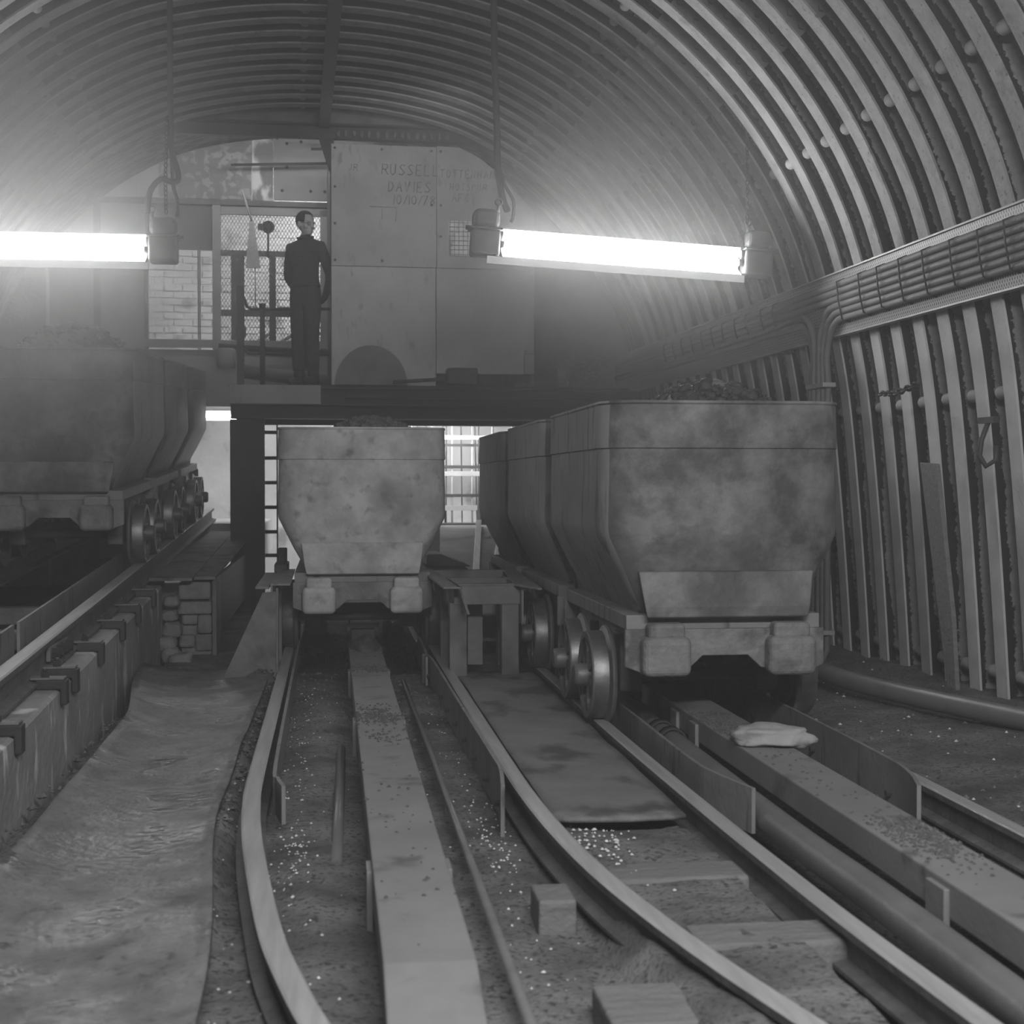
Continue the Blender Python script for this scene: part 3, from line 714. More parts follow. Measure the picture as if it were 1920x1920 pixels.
for ch in tub.children:                                  # the middle-track tub is paler: haze veil put into its colour, plus dust
    if ch.name.split('.')[0] in ('tub_body', 'apron_plate', 'buffer'):
        for c2 in [ch] + list(ch.children):
            for sl in c2.material_slots: sl.link = 'OBJECT'; sl.material = M['tubpale']
load(BX + .07, 9.15 + TL, 1.41, .40, .7, .125, 'dusty heap of coal showing over the rim of the middle-track tub', 'coaldust', 1)
load(CXT + .13, 6.02 + TL, 1.41, .38, .7, .165, 'lumpy coal heaped in the large stained tub', 'coal', 2)
load(AX - .475, 9.6 + TL, az(10.5) + 1.41, .45, .75, .22, 'coal heaped in the hazy front tub on the raised track', 'coaldust', 3)
load(AX - .475, 9.6 + 1.85 + TL, az(12.4) + 1.41, .42, .7, .12, 'coal heaped in the second tub on the raised track', 'coaldust', 4)

# ------------------------------------------------------------------ guide frames beside the middle track
r = thing('guide_frame', 'table-like steel guide frame between the loaded tub and the coupled tubs', 'guide frame', (.92, 8.35, -.06))
def Lb(y0, y1, x0, x1, zt, name, parent, flare=0, sgn=1):
    b = MB(); b.box(x0, x1, y0, y1, zt - .012, zt); return b.build(name, 'plate', parent, .003)
b = MB(); b.prism([(.63, 8.12), (.74, 8.12), (.685, 9.8), (.605, 9.8)], .488, .50, 'z', T=Matrix.Translation((-.92, -8.35, .06))); b.build('edge_plate', 'plate', r, .003)
b = MB(); b.add([(-.205, -.23, .56), (-.193, -.23, .56), (-.135, -.21, .40), (-.15, -.21, .40), (-.215, .5, .56), (-.203, .5, .56), (-.19, .4, .42), (-.205, .4, .42)],
      [(0, 1, 2, 3), (7, 6, 5, 4), (0, 4, 5, 1), (1, 5, 6, 2), (2, 6, 7, 3), (3, 7, 4, 0)]); b.build('edge_flange', 'plate', r)
b = MB(); b.prism([(1.06, 8.3), (1.15, 7.98), (1.175, 7.98), (1.25, 9.7), (1.16, 9.7)], .488, .50, 'z', T=Matrix.Translation((-.92, -8.35, .06))); b.build('edge_plate', 'plate', r, .003)
b = MB(); b.prism([(-.0, .55), (.012, .55), (.012, .36), (.0, .33)], -.1, .9, 'y', T=Matrix.Translation((.175, 0, 0)));  b.build('edge_flange', 'plate', r)
b = MB(); b.box(-.21, .18, -.02, .0, .44, .56); b.box(-.21, .18, -.02, .07, .548, .56); b.build('front_beam', 'steel', r, .004)
b = MB(); b.box(-.30, .30, 1.36, 1.42, .44, .558); b.build('cross_beam', 'steel', r, .004)
b = MB(); b.box(-.28, .28, .62, .68, .47, .555); b.build('cross_beam', 'steel', r, .004)
for x in (-.235, .07):
    b = MB(); b.box(x, x + .10, -.012, .0, .0, .45); b.box(x, x + .012, 0, .10, .0, .45); b.box(x + .088, x + .1, 0, .1, 0, .45); b.build('leg', 'steel', r, .003)
for x in (-.24, .12):
    b = MB(); b.box(x, x + .09, .62, .72, .0, .48); b.build('leg', 'steel', r, .003)
    b = MB(); b.box(x, x + .09, 1.32, 1.42, .0, .48); b.build('leg', 'steel', r, .003)
b = MB(); b.box(-.10, -.01, .3, .32, .05, .45); b.build('stay', 'steel', r)
b = MB(); b.box(-.21, .2, .95, .97, .12, .46); b.build('back_plate', 'steel', r)
b = MB(); b.box(-.24, .27, -.06, .02, -.045, .01); b.build('foot_beam', 'darkst', r, .01)

r = thing('guide_frame', 'guide frame with a raked gusset plate between the loaded tub and the brick pier', 'guide frame', (-.42, 8.5, -.1))
b = MB(); b.prism([(.025, .55), (.105, .555), (.10, .02), (-.21, .0), (-.20, .06)], -.012, .0, 'y'); b.build('gusset_plate', 'steel', r, .003)
b = MB(); b.prism([(.07, .0), (.185, .0), (.178, 1.45), (.065, 1.45)], .588, .60, 'z'); b.build('edge_plate', 'plate', r, .003)
b = MB(); b.box(-.02, .06, .05, 1.4, .565, .58); b.build('back_strip', 'plate', r, .003)
b = MB(); b.prism([(.07, .59), (.082, .59), (.085, .50), (.06, .43), (.04, .42), (.07, .50)], -.0, .9, 'y'); b.build('edge_flange', 'plate', r)
for y0_, x0_ in ((0, .10), (.6, .07), (1.3, .07)):
    b = MB(); b.box(x0_, .115, y0_, y0_ + .1, 0, .575); b.build('leg', 'steel', r, .003)
b = MB(); b.box(.04, .13, 1.35, 1.75, .58, .64); b.box(.06, .12, 1.5, 1.62, .64, .74); b.build('tub_stop', 'darkst', r, .008)

# rough brick pier and the walkway deck behind the plinth
b = MB()
for (x0, x1, z0, z1, dy) in ((-1.06, -.84, .27, .395, 0), (-1.07, -.83, .165, .255, .01), (-1.04, -.93, .09, .16, .03), (-.93, -.83, .03, .16, .0), (-1.06, -.95, -.07, .02, .03), (-.95, -.83, -.1, .025, .05)):
    o_ = len(b.v); b.box(x0, x1, 10.28 + dy, 10.55, z0, z1)
b.box(-1.05, -.83, 10.36, 10.62, -.2, .395)
o = b.build('stone_pier', 'brick', bevel=.018); tag(o, 'rough pier of broken stone blocks under the walkway deck', 'pier')
b = MB(); b.box(-.825, -.795, 10.25, 10.7, -.2, .42); tag(b.build('pier_post', 'steel', bevel=.004), 'upright steel post at the corner of the stone pier', 'post')
def dz(y): return .435 + .030*(y - 10.2)
for (x0, x1, x2, x3, y0, y1, l) in ((-1.24, -.95, -1.0, -1.24, 10.12, 15.2, 'dusty steel deck plate beside the raised rail'), (-.945, -.80, -.80, -.995, 10.2, 15.2, 'narrow deck plate along the outer edge of the walkway by the column')):
    b = MB(); b.add([(x0, y0, dz(y0) - .02), (x1, y0, dz(y0) - .02), (x2, y1, dz(y1) - .02), (x3, y1, dz(y1) - .02), (x0, y0, dz(y0)), (x1, y0, dz(y0)), (x2, y1, dz(y1)), (x3, y1, dz(y1))],
                    [(3, 2, 1, 0), (4, 5, 6, 7), (0, 1, 5, 4), (1, 2, 6, 5), (2, 3, 7, 6), (3, 0, 4, 7)])
    tag(b.build('deck_plate', 'mat'), l, 'deck plate', 'walkway deck plates')
b = MB(); b.box(-.825, -.80, 10.62, 15.2, .0, .42); tag(b.build('deck_girder', 'darkst'), 'dark girder under the outer edge of the walkway deck', 'girder')
RUB = [(-1.09, 10.15, .27, .05, 'round stone wedged highest between the plinth and the pier'), (-1.1, 10.14, .17, .05, 'stone below the round one between plinth and pier'), (-1.08, 10.1, .08, .06, 'square stone midway down the gap beside the pier'),
       (-1.11, 10.0, -.0, .06, 'stone low in the gap at the end of the plinth'), (-1.07, 9.95, -.08, .06, 'stone on the floor at the foot of the plinth end'), (-.99, 9.75, -.10, .075, 'flat stone lying out from the plinth end')]
for k, (x, y, z, s_, l) in enumerate(RUB):
    b = MB(); b.blob((0, 0, 0), s_*1.1, s_*1.1, s_*.8, 14, 9, .4, k + 30, sq=.65); o = b.build('stone', 'brick'); place(o, (x, y, z)); tag(o, l, 'stone', 'rubble stones by the plinth end')

# ------------------------------------------------------------------ cable tray on the ribbed wall
pm = mat('perforated_strip', .34, .42, 5, .5, .1, 0); nt = pm.node_tree
bs = nt.nodes['Principled BSDF']; old = bs.inputs['Base Color'].links[0].from_socket
tc = nt.nodes.new('ShaderNodeTexCoord'); vo = nt.nodes.new('ShaderNodeTexVoronoi'); vo.inputs['Randomness'].default_value = 0.0; vo.inputs['Scale'].default_value = 42
mp = nt.nodes.new('ShaderNodeMapping'); mp.inputs['Rotation'].default_value = (radians(45), 0, 0); mp.inputs['Scale'].default_value = (.0, 1.35, .9); nt.links.new(tc.outputs['Object'], mp.inputs[0]); nt.links.new(mp.outputs[0], vo.inputs['Vector'])
rr = nt.nodes.new('ShaderNodeValToRGB'); rr.color_ramp.elements[0].position = .30; rr.color_ramp.elements[1].position = .38
nt.links.new(vo.outputs['Distance'], rr.inputs[0]); mx = nt.nodes.new('ShaderNodeMix'); mx.data_type = 'RGBA'
nt.links.new(rr.outputs[0], mx.inputs[0]); mx.inputs[6].default_value = (.03, .03, .03, 1); nt.links.new(old, mx.inputs[7]); nt.links.new(mx.outputs[2], bs.inputs['Base Color'])
M['perf'] = pm
def wx(z): return 3.495 - .165*(z - 2.0)          # inner face of the wall at tray height
r = thing('cable_tray', 'long perforated cable tray fixed along the ribbed wall', 'cable tray', (0, 0, 0), 0, None, True)
b = MB(); b.add([(wx(z) - o_, y, z) for y in (4.6, 15) for z, o_ in ((2.03, .035), (2.41, .035))] , [(0, 1, 3, 2)]); b.add([(wx(2.03) - .02, 4.6, 2.03), (wx(2.41) - .02, 4.6, 2.41), (wx(2.41) - .02, 15, 2.41), (wx(2.03) - .02, 15, 2.03)], [(0, 1, 2, 3)]); b.build('back_strip', 'perf', r)
for z, nm in ((2.41, 'upper_lip'), (2.03, 'lower_lip')):
    b = MB(); b.box(wx(z) - .05, wx(z), 4.6, 15, z - .005, z + .005); b.build(nm, 'tray', r)
for k in range(26):
    y = 5.2 + k*.305 + random.uniform(-.03, .03)
    if 8.75 < y < 9.5: continue
    b = MB(); hi, lo = 2.352, (2.103 if y < 9 else 2.19)
    b.tube([(wx(hi) - .03, y, hi + .01), (wx(hi) - .085, y + .01, hi - .01), (wx((hi + lo)/2) - .092, y + .015, (hi + lo)/2), (wx(lo) - .085, y + .02, lo + .01), (wx(lo) - .03, y + .02, lo - .01)], .0055, 5)
    b.build('cable_tie', 'rubber', r)
ZC = [2.332, 2.290, 2.248, 2.206, 2.164, 2.122]
CL = ['uppermost', 'second from the top', 'third from the top', 'third from the bottom', 'second from the bottom', 'lowest']
def cab(path, rad, label):
    b = MB(); b.tube(path, rad, 10); o = b.build('power_cable', 'cable'); place(o, tunnel=True); tag(o, label, 'cable', 'cables in the wall tray')
def wob(y, k): return .0025*noise.noise(Vector((y*1.1, k*9.1, 0)))
for k, z in enumerate(ZC[:3]):
    cab([(wx(z) - .055 + wob(y, k), y, (z if y < 9.4 else z) + wob(y, k + 20)) for y in [4.6 + .12*i for i in range(87)]], .0215, '%s cable lying in the wall tray' % CL[k])
for k, z in enumerate(ZC[3:]):
    yd = 9.0 - .045*k
    pts = [(wx(z) - .055 + wob(y, k), y, z + wob(y, k + 30)) for y in [4.6 + .15*i for i in range(25)]]
    R_ = .24; y0 = yd - R_
    pts = [p for p in pts if p[1] < y0 - .05]
    pts += [(wx(z) - .06, y0 + R_*sin(a), z - R_*(1 - cos(a))) for a in [PI/2*i/8 for i in range(9)]]
    pts += [(3.40 + .012*k, yd, zz) for zz in (1.75, 1.3, .8, .3, .0)] + [(3.34, yd - .05, -.12)]
    cab(pts, .0215, '%s cable in the tray, curving down to the floor' % CL[k + 3])
for k in range(2):
    z = 2.20 - .045*k; yd = 9.09 + .05*k; R_ = .26
    pts = [(wx(z) - .055, y, z + wob(y, k + 50)) for y in (15, 13, 11.5, 10.5, 9.8, yd + R_ + .1)]
    pts += [(wx(z) - .06, yd + R_ - R_*sin(a), z - R_*(1 - cos(a))) for a in [PI/2*i/8 for i in range(9)]]
    pts += [(3.40, yd, zz) for zz in (1.7, 1.2, .6, .2)] + [(3.36, yd, -.12)]
    cab(pts, .022, '%s of the two cables curving down from the far side of the drop' % ('upper', 'lower')[k])
for z in (.12, 1.72):
    b = MB(); b.box(3.37, 3.46, 8.86, 9.18, z - .015, z + .015); o = b.build('cable_cleat', 'tray', bevel=.004); place(o, tunnel=True)
    tag(o, 'cleat across the drop cables close to the floor' if z < 1 else 'cleat across the drop cables below the tray', 'cleat')

# small things hung on the wall
o = (lambda b: (b.tube([(3.36, 6.6, 1.40), (3.33, 6.62, 1.30), (3.31, 6.6, 1.22), (3.33, 6.57, 1.17), (3.37, 6.55, 1.2), (3.37, 6.55, 1.27)], .014, 8), b.box(3.34, 3.37, 6.52, 6.68, 1.38, 1.41)))
b = MB(); o(b); place(tag(b.build('hook_strap', 'darkst'), 'bent strap with a hook hanging from the ribbed wall', 'hook'), tunnel=True)
b = MB(); b.prism([(7.42, 1.20), (7.22, 1.19), (7.02, .40), (6.97, .02), (7.07, .02)], 3.375, 3.40, 'x'); place(tag(b.build('wooden_board', 'timber', bevel=.004), 'pointed board wedged upright between two arch ribs', 'board'), tunnel=True)
def chain(path_pts, name, label, link=.028, r_=.004, tunnel=False, mt='darkst'):
    P = [Vector(p) for p in path_pts]; b = MB(); tot = sum((P[i + 1] - P[i]).length for i in range(len(P) - 1)); n = max(2, int(tot/(link*1.35))); k = 0
    for i in range(n):
        s_ = tot*(i + .5)/n; j = 0
        while s_ > (P[j + 1] - P[j]).length and j < len(P) - 2: s_ -= (P[j + 1] - P[j]).length; j += 1
        d = (P[j + 1] - P[j]).normalized(); c = P[j] + d*s_; u = d.orthogonal().normalized(); v = d.cross(u)
        if i % 2: u = v
        b.tube([c + d*link*cos(t)*.9 + u*link*.55*sin(t) for t in [2*PI*q_/8 for q_ in range(8)]], r_, 5, closed=True)
    o = b.build(name, mt); 
    if tunnel: place(o, tunnel=True)
    return tag(o, label, 'chain')
chain([(3.33, 7.85, 1.60), (3.31, 7.6, 1.585), (3.33, 7.35, 1.62)], 'chain', 'short chain stretched across two ribs of the wall', .03, .007, True)

# ------------------------------------------------------------------ fluorescent lamps
def lamp(loc, rz, ry, L, label, drop):
    r = thing('fluorescent_lamp', label, 'lamp', loc, rz, 'hanging fluorescent lamps'); r.rotation_euler = (0, ry, rz)
    b = MB(); x = L/2
    pr = [(.0, .098), (.05, .045), (.05, -.035), (-.055, -.085), (-.055, -.135), (-.05, -.135), (-.05, -.088), (.056, -.04), (.056, .05), (.004, .102)]
    b.prism(pr, -x + .02, x - .02, 'x'); b.box(-x - .08, x + .0, -.056, -.05, -.135, -.088); b.build('reflector', 'refl', r)
    b = MB(); b.cyl((-x + .03, 0, 0), (x - .03, 0, 0), .019, 16); b.build('tube', 'tubeglow', r)
    for s in (-1, 1):
        b = MB(); x0 = s*x
        b.cyl((x0 - s*.03, 0, 0), (x0 + s*.01, 0, 0), .023, 14); b.cyl((x0 - s*.02, .0, .055), (x0 + s*.01, 0, .055), .03, 14); b.build('lamp_holder', 'lampbox', r)
        b = MB(); b.box(min(x0 + s*.0, x0 + s*.185), max(x0, x0 + s*.185), -.07, .09, -.085, .085); e = b.build('end_box', 'lampbox', r, .02, 3)
        b = MB(); b.box(min(x0 + s*.005, x0 + s*.18), max(x0 + s*.005, x0 + s*.18), -.065, .085, .09, .215); b.build('box_cover', 'lampbox', e, .045, 4)
        b = MB(); b.box(min(x0 - s*.01, x0 + s*.20), max(x0 - s*.01, x0 + s*.2), -.08, .1, .078, .092); b.cyl((x0 + s*.185, -.03, .085), (x0 + s*.225, -.03, .085), .016, 6, smooth=False); b.build('flange', 'lampbox', e, .004)
        b = MB(); b.cyl((x0 + s*.02, 0, .2), (x0 + s*.02, 0, .25), .012, 8); b.tube([(x0 + s*.02 + .022*cos(t), 0, .265 + .022*sin(t)) for t in [2*PI*k/10 for k in range(10)]], .006, 6, closed=True); b.build('eye_bolt', 'lampbox', e)
    return r
lamp((1.87, 9.15, 2.565), 0, radians(3.2), 1.60, 'lit fluorescent lamp hanging over the coupled tubs', 0)
lamp((-1.98, 9.72, 2.62), 0, radians(.0), 1.60, 'lit fluorescent lamp hanging over the raised track', 0)
def hose(pts, r_, name, label, cat='cable', m='rubber'):
    b = MB(); b.tube(smooth_path(pts, 6), r_, 10); return tag(b.build(name, m), label, cat)
hose([(1.05, 9.30, 4.42), (1.055, 9.29, 3.9), (1.07, 9.28, 3.4), (1.075, 9.27, 3.12), (1.10, 9.22, 2.92), (1.13, 9.2, 2.83)], .022, 'lamp_cable', 'taped supply cable hanging to the lamp over the coupled tubs')
hose([(1.085, 9.26, 3.12), (1.12, 9.24, 3.0), (1.17, 9.22, 2.9), (1.165, 9.2, 2.80), (1.15, 9.19, 2.76)], .011, 'lamp_lead', 'thin looped lead beside the lamp over the coupled tubs')
chain([(2.70, 9.17, 3.42), (2.70, 9.16, 2.78)], 'chain', 'thin chain from an arch rib to the end of the lamp over the coupled tubs', .02, .0035)
hose([(-1.045, 9.78, 4.46), (-1.045, 9.77, 3.9), (-1.04, 9.76, 3.45), (-1.035, 9.76, 3.28), (-1.00, 9.75, 3.16), (-.995, 9.75, 3.09), (-1.03, 9.74, 3.07), (-1.10, 9.74, 3.09), (-1.165, 9.73, 3.02), (-1.185, 9.72, 2.93), (-1.19, 9.72, 2.86)], .019, 'lamp_cable', 'supply cable looping down to the lamp over the raised track')
hose([(-1.04, 9.78, 3.3), (-1.025, 9.75, 3.05), (-1.0, 9.74, 2.95), (-1.0, 9.73, 2.84)], .013, 'lamp_lead', 'short lead beside the chain over the raised-track lamp')
chain([(-1.06, 9.74, 3.5), (-1.075, 9.74, 3.1), (-1.07, 9.73, 2.86)], 'chain', 'chain holding the end of the lamp over the raised track', .022, .004)

# ------------------------------------------------------------------ platform
r = thing('platform', 'steel platform carried across the tracks, with a plated front edge', 'platform', (0, 13.95, 1.7), 0, None, True)
b = MB(); b.box(-.60, 3.3, 0, 1.62, .30, .325); b.build('deck', 'darkst', r)
b = MB(); b.box(-.595, .27, -.012, 0, .14, .322); b.build('edge_plate', 'panel', r, .004)
b = MB(); b.box(.27, 3.4, 0, .02, .02, .30); b.box(.27, 3.4, -.05, .02, .285, .30); b.build('edge_beam', 'darkst', r, .004)
b = MB(); b.box(-.58, 3.4, -.10, .10, 0, .015); b.box(-.58, 3.4, -.006, .006, .015, .14); b.box(-.58, 3.4, -.1, .1, .125, .14); b.build('girder', 'darkst', r, .003)
b = MB(); b.box(-.58, 3.4, 1.4, 1.55, 0, .28); b.build('girder', 'darkst', r)
for z, q_ in ((.20, .05), (.12, .03)):
    b = MB(); b.tube([(.5, -.03, z), (1.6, -.04, z - .01), (2.6, -.03, z + .005), (3.3, -.03, z)], .012, 6); b.build('pipe', 'darkst', r)
r = thing('column', 'dark steel column under the end of the platform', 'column', (-.47, 14.0, -.15), 0, None, True)
b = MB(); b.box(-.115, .115, -.1, -.085, 0, 1.84); b.box(-.115, .115, .085, .1, 0, 1.84); b.box(-.008, .008, -.085, .085, 0, 1.84); b.build('shaft', 'darkst', r)
b = MB(); b.box(.115, .205, -.02, .18, 0, 1.84); b.build('side_channel', 'darkst', r)
b = MB(); b.box(2.95, 3.15, -.1, .1, 0, 1.84); b.build('far_shaft', 'darkst', r)
r = thing('ladder', 'iron rung ladder beside the dark column', 'ladder', (-.2, 14.25, -.1), 0, None, True)
for z in (1.68, 1.43, 1.19, .95, .71, .48, .25):
    b = MB(); b.cyl((-.19, 0, z), (.06, 0, z), .018, 10); b.build('rung', 'darkst', r)
b = MB(); b.box(.045, .06, -.02, .02, 0, 1.8); b.build('stile', 'darkst', r)
b = MB(); b.box(-.20, -.185, -.02, .02, 0, 1.8); b.build('stile', 'darkst', r)

r = thing('railing', 'iron handrail at the end of the platform beside the standing man', 'railing', (-.5, 14.5, 2.03), 0, None, True)
b = MB(); b.box(-.04, .03, -.03, .03, 0, 1.0); b.build('post', 'darkst', r, .004)
b = MB(); b.cyl((.21, -.02, 0), (.21, -.02, .81), .026, 10); b.cyl((.21, -.02, .78), (.21, -.02, .83), .033, 10); b.build('post', 'darkst', r)
b = MB(); b.tube([(.0, 0, .95), (.06, 0, .80), (.10, 0, .775), (.95, 0, .79)], .016, 8); b.build('top_rail', 'darkst', r)
b = MB(); b.tube([(-.0, 0, .42), (.07, 0, .34), (.95, 0, .34)], .016, 8); b.build('lower_rail', 'darkst', r)
b = MB(); b.box(-.05, .05, -.02, .02, .50, .60); b.build('bracket', 'darkst', r)
b = MB(); b.cyl((-.75, 15.2, 2.50), (.45, 15.2, 2.44), .03, 10); place(tag(b.build('scaffold_pipe', 'darkst'), 'dark pipe crossing low behind the handrail', 'pipe'), tunnel=True)
b = MB(); b.cyl((-.5, 15.2, 2.24), (.5, 15.2, 2.13), .07, 14); place(tag(b.build('duct', 'steel'), 'thick grey pipe slanting behind the handrail', 'pipe'), tunnel=True)
b = MB(); b.lathe([(0, -.10), (.09, -.10), (.10, -.06), (.10, .08), (.08, .1), (0, .1)], 'z', 18, (-.67, 15.1, 2.37), close=False); place(tag(b.build('drum', 'sheet2'), 'small grey drum hanging at the end of the platform behind the handrail', 'drum'), tunnel=True)

# cabin of pale sheets on the platform
r = thing('cabin', 'pale sheet-clad cabin standing on the platform', 'cabin', (1.36, 13.97, 2.03), 0, None, True)
def sheet(x0, x1, z0, z1, y=0):
    b = MB(); b.box(x0, x1, y, y + .012, z0, z1); return b.build('sheet', 'panel', r, .003)
sheet(-.985, .028, 1.145, 2.31); sheet(-.985, .020, .0, 1.14)
b = MB(); b.prism([(.032, 1.145), (.99, 1.145), (.99, 1.72), (.80, 1.9), (.66, 2.06), (.45, 2.22), (.25, 2.315), (.032, 2.32)], 0, .012, 'y'); b.build('sheet', 'panel', r, .003)
sheet(.026, .99, .12, 1.14)
b = MB(); b.box(-.99, -.96, .02, 1.5, 0, 2.3); b.build('side_wall', 'steel', r)
b = MB(); b.box(.95, .99, .02, 1.5, 0, 1.7); b.build('side_wall', 'steel', r)
b = MB(); b.box(-.96, .95, 1.45, 1.5, 0, 2.2); b.build('back_wall', 'steel', r)
b = MB()
for x, z in ((-.95, 2.27), (-.5, 2.27), (-.02, 2.27), (.07, 2.27), (-.95, 1.9), (-.02, 1.75), (.07, 1.75), (-.95, 1.55), (-.95, 1.2), (-.5, 1.2), (.07, 1.45), (.9, .35)):
    b = MB(); b.cyl((x, -.006, z), (x, .002, z), .013, 8); b.build('bolt', 'darkst', r)
v = MB(); v.box(.15, .42, -.012, .004, 1.265, 1.60); v = v.build('vent_light_plate', 'plaster', r)  # pale plate painted as the light showing through the hole
b = MB()
for k in range(7): b.box(.155 + k*.043, .160 + k*.043, -.02, -.012, 1.265, 1.6)
for k in range(8): b.box(.15, .42, -.02, -.012, 1.275 + k*.044, 1.280 + k*.044)
b.build('vent_grid', 'steel', v)
b = MB(); b.box(.89, .985, -.012, 0, .13, .32); b.build('notice', 'sheet2', r)
b = MB(); b.box(.885, .99, -.016, 0, .315, .325); b.box(.885, .893, -.016, 0, .13, .32); b.build('notice_edge', 'darkst', r)
FONT = {'R': [[(0, 0), (0, 1), (.5, .95), (.6, .75), (.4, .5), (0, .5)], [(.3, .5), (.65, 0)]], 'U': [[(0, 1), (0, .2), (.25, 0), (.5, .2), (.5, 1)]], 'S': [[(.55, .9), (.3, 1), (.05, .8), (.3, .5), (.55, .25), (.3, 0), (0, .1)]],
        'E': [[(.5, 1), (0, 1), (0, 0), (.55, 0)], [(0, .5), (.4, .5)]], 'L': [[(0, 1), (0, 0), (.5, 0)]], 'D': [[(0, 0), (0, 1), (.4, .85), (.55, .5), (.4, .12), (0, 0)]], 'A': [[(0, 0), (.3, 1), (.6, 0)], [(.12, .4), (.48, .4)]],
        'V': [[(0, 1), (.28, 0), (.56, 1)]], 'I': [[(.15, 0), (.15, 1)]], 'T': [[(0, 1), (.6, 1)], [(.3, 1), (.3, 0)]], 'O': [[(.3, 0), (.05, .25), (.05, .75), (.3, 1), (.55, .75), (.55, .25), (.3, 0)]], 'N': [[(0, 0), (0, 1), (.5, 0), (.5, 1)]],
        'H': [[(0, 0), (0, 1)], [(.5, 0), (.5, 1)], [(0, .5), (.5, .5)]], 'M': [[(0, 0), (.05, 1), (.3, .4), (.55, 1), (.6, 0)]], 'P': [[(0, 0), (0, 1), (.5, .9), (.5, .6), (0, .5)]], 'F': [[(0, 0), (0, 1), (.5, 1)], [(0, .5), (.4, .5)]],
        'C': [[(.55, .85), (.3, 1), (.05, .7), (.05, .3), (.3, 0), (.55, .12)]], '1': [[(.2, 0), (.2, 1)]], '0': [[(.3, 0), (.05, .25), (.05, .75), (.3, 1), (.55, .75), (.55, .25), (.3, 0)]], '/': [[(0, 0), (.4, 1)]],
        '7': [[(0, 1), (.55, 1), (.2, 0)]], '8': [[(.3, .5), (.05, .75), (.3, 1), (.55, .75), (.3, .5), (.05, .25), (.3, 0), (.55, .25), (.3, .5)]], ' ': [], 'J': [[(.45, 1), (.45, .2), (.25, 0), (.05, .2)]]}
def scrawl(t, x, z, h, w_, slant=.08):
    b = MB(); rd = random.Random(len(t))
    for ch in t:
        for st in FONT[ch]:
            b.tube([(x + (p[0] + slant*p[1])*h*.9 + rd.uniform(-.02, .02)*h, -.004, z + p[1]*h) for p in st], w_, 4)
        x += h*(.45 if ch in '1I/' else .82)
    b.build('handwriting', 'ink', r)
scrawl('RUSSELL', -.50, 2.03, .10, .0045); scrawl('DAVIES', -.44, 1.87, .095, .0045); scrawl('10/10/78', -.40, 1.75, .085, .004); scrawl('JR', -.82, 2.06, .06, .003)
scrawl('TOTTENHAM', .06, 2.02, .075, .0035); scrawl('HOTSPUR', .16, 1.90, .065, .003); scrawl('AFC', .18, 1.79, .075, .0035)
b = MB(); b.tube([(-.62, -.004, 1.72), (-.36, -.004, 1.715), (-.37, -.004, 1.58)], .003, 4); b.tube([(-.5, -.004, 1.7), (-.5, -.004, 1.6)], .003, 4); b.build('handwriting', 'ink', r)
n = 22; pts = [(-.61 + .345*cos(PI - PI*k/n), .38*sin(PI*k/n)) for k in range(n + 1)]
b = MB(); b.prism(list(reversed(pts)), 13.90, 13.925, 'y'); o = b.build('shadow_plate', 'steel');  # plate made up for a half-round shadow on the cabin sheets
place(o, tun(1.36, 0, 2.035)[:2] + (2.03,), 0, False); o.rotation_euler = (0, 0, TA); tag(o, 'added dark half-round plate in place of a shadow at the cabin foot', 'plate')
b = MB(); b.box(1.47, 1.76, 13.72, 13.92, 2.03, 2.19); place(tag(b.build('steel_box', 'darkst', bevel=.012), 'dark box on the platform edge in front of the cabin', 'box'), tunnel=True)
b = MB(); b.cyl((.95, 13.8, 2.05), (1.5, 13.8, 2.09), .018, 8); place(tag(b.build('bar', 'darkst'), 'bar lying on the platform between the half-round shadow plate and the dark box', 'bar'), tunnel=True)
b = MB(); b.box(2.4, 3.6, 15.0, 15.05, 1.7, 4.2); struct(b.build('wall_back_right', 'steel'), True)
b = MB(); b.box(2.56, 2.66, 13.75, 13.85, 2.02, 2.2); place(tag(b.build('timber_stub', 'timber'), 'small upright stub on the platform above the coupled tubs', 'block'), tunnel=True)

# ------------------------------------------------------------------ bulkhead behind the platform
r = thing('bulkhead', 'patched bulkhead of boards and sheets with a wire-mesh opening, behind the standing man', 'bulkhead', (0, 15.6, 2.0), 0, None, True)
def bd(x0, x1, z0, z1, m, nm, y=0, t=.03, bev=.003):
    b = MB(); b.box(x0, x1, y, y + t, z0 - 2, z1 - 2); return b.build(nm, m, r, bev)
for x0, x1 in ((-1.98, -1.79), (-1.785, -1.59), (-1.585, -1.385)): bd(x0, x1, 4.09, 4.86, 'board', 'board')
bd(-1.38, -.42, 4.09, 4.86, 'sheet', 'painted_sheet', -.01); bd(-.415, -.195, 4.09, 4.86, 'plaster', 'plaster_strip', .01); bd(-.19, .42, 4.10, 4.83, 'sheet2', 'bolted_sheet', -.005)
bd(-2.05, -1.98, 2.5, 4.4, 'steel', 'post', -.03, .06); bd(-1.53, -1.49, 2.5, 3.9, 'steel', 'post', -.03, .06); bd(-.83, -.745, 2.5, 4.02, 'sheet2', 'post', -.05, .06)
bd(-2.0, .45, 4.02, 4.075, 'steel', 'cross_beam', -.06, .08); bd(-.75, .42, 3.93, 4.02, 'sheet2', 'opening_frame', -.02, .04); bd(.30, .43, 2.5, 4.0, 'sheet2', 'opening_frame', -.02, .04)
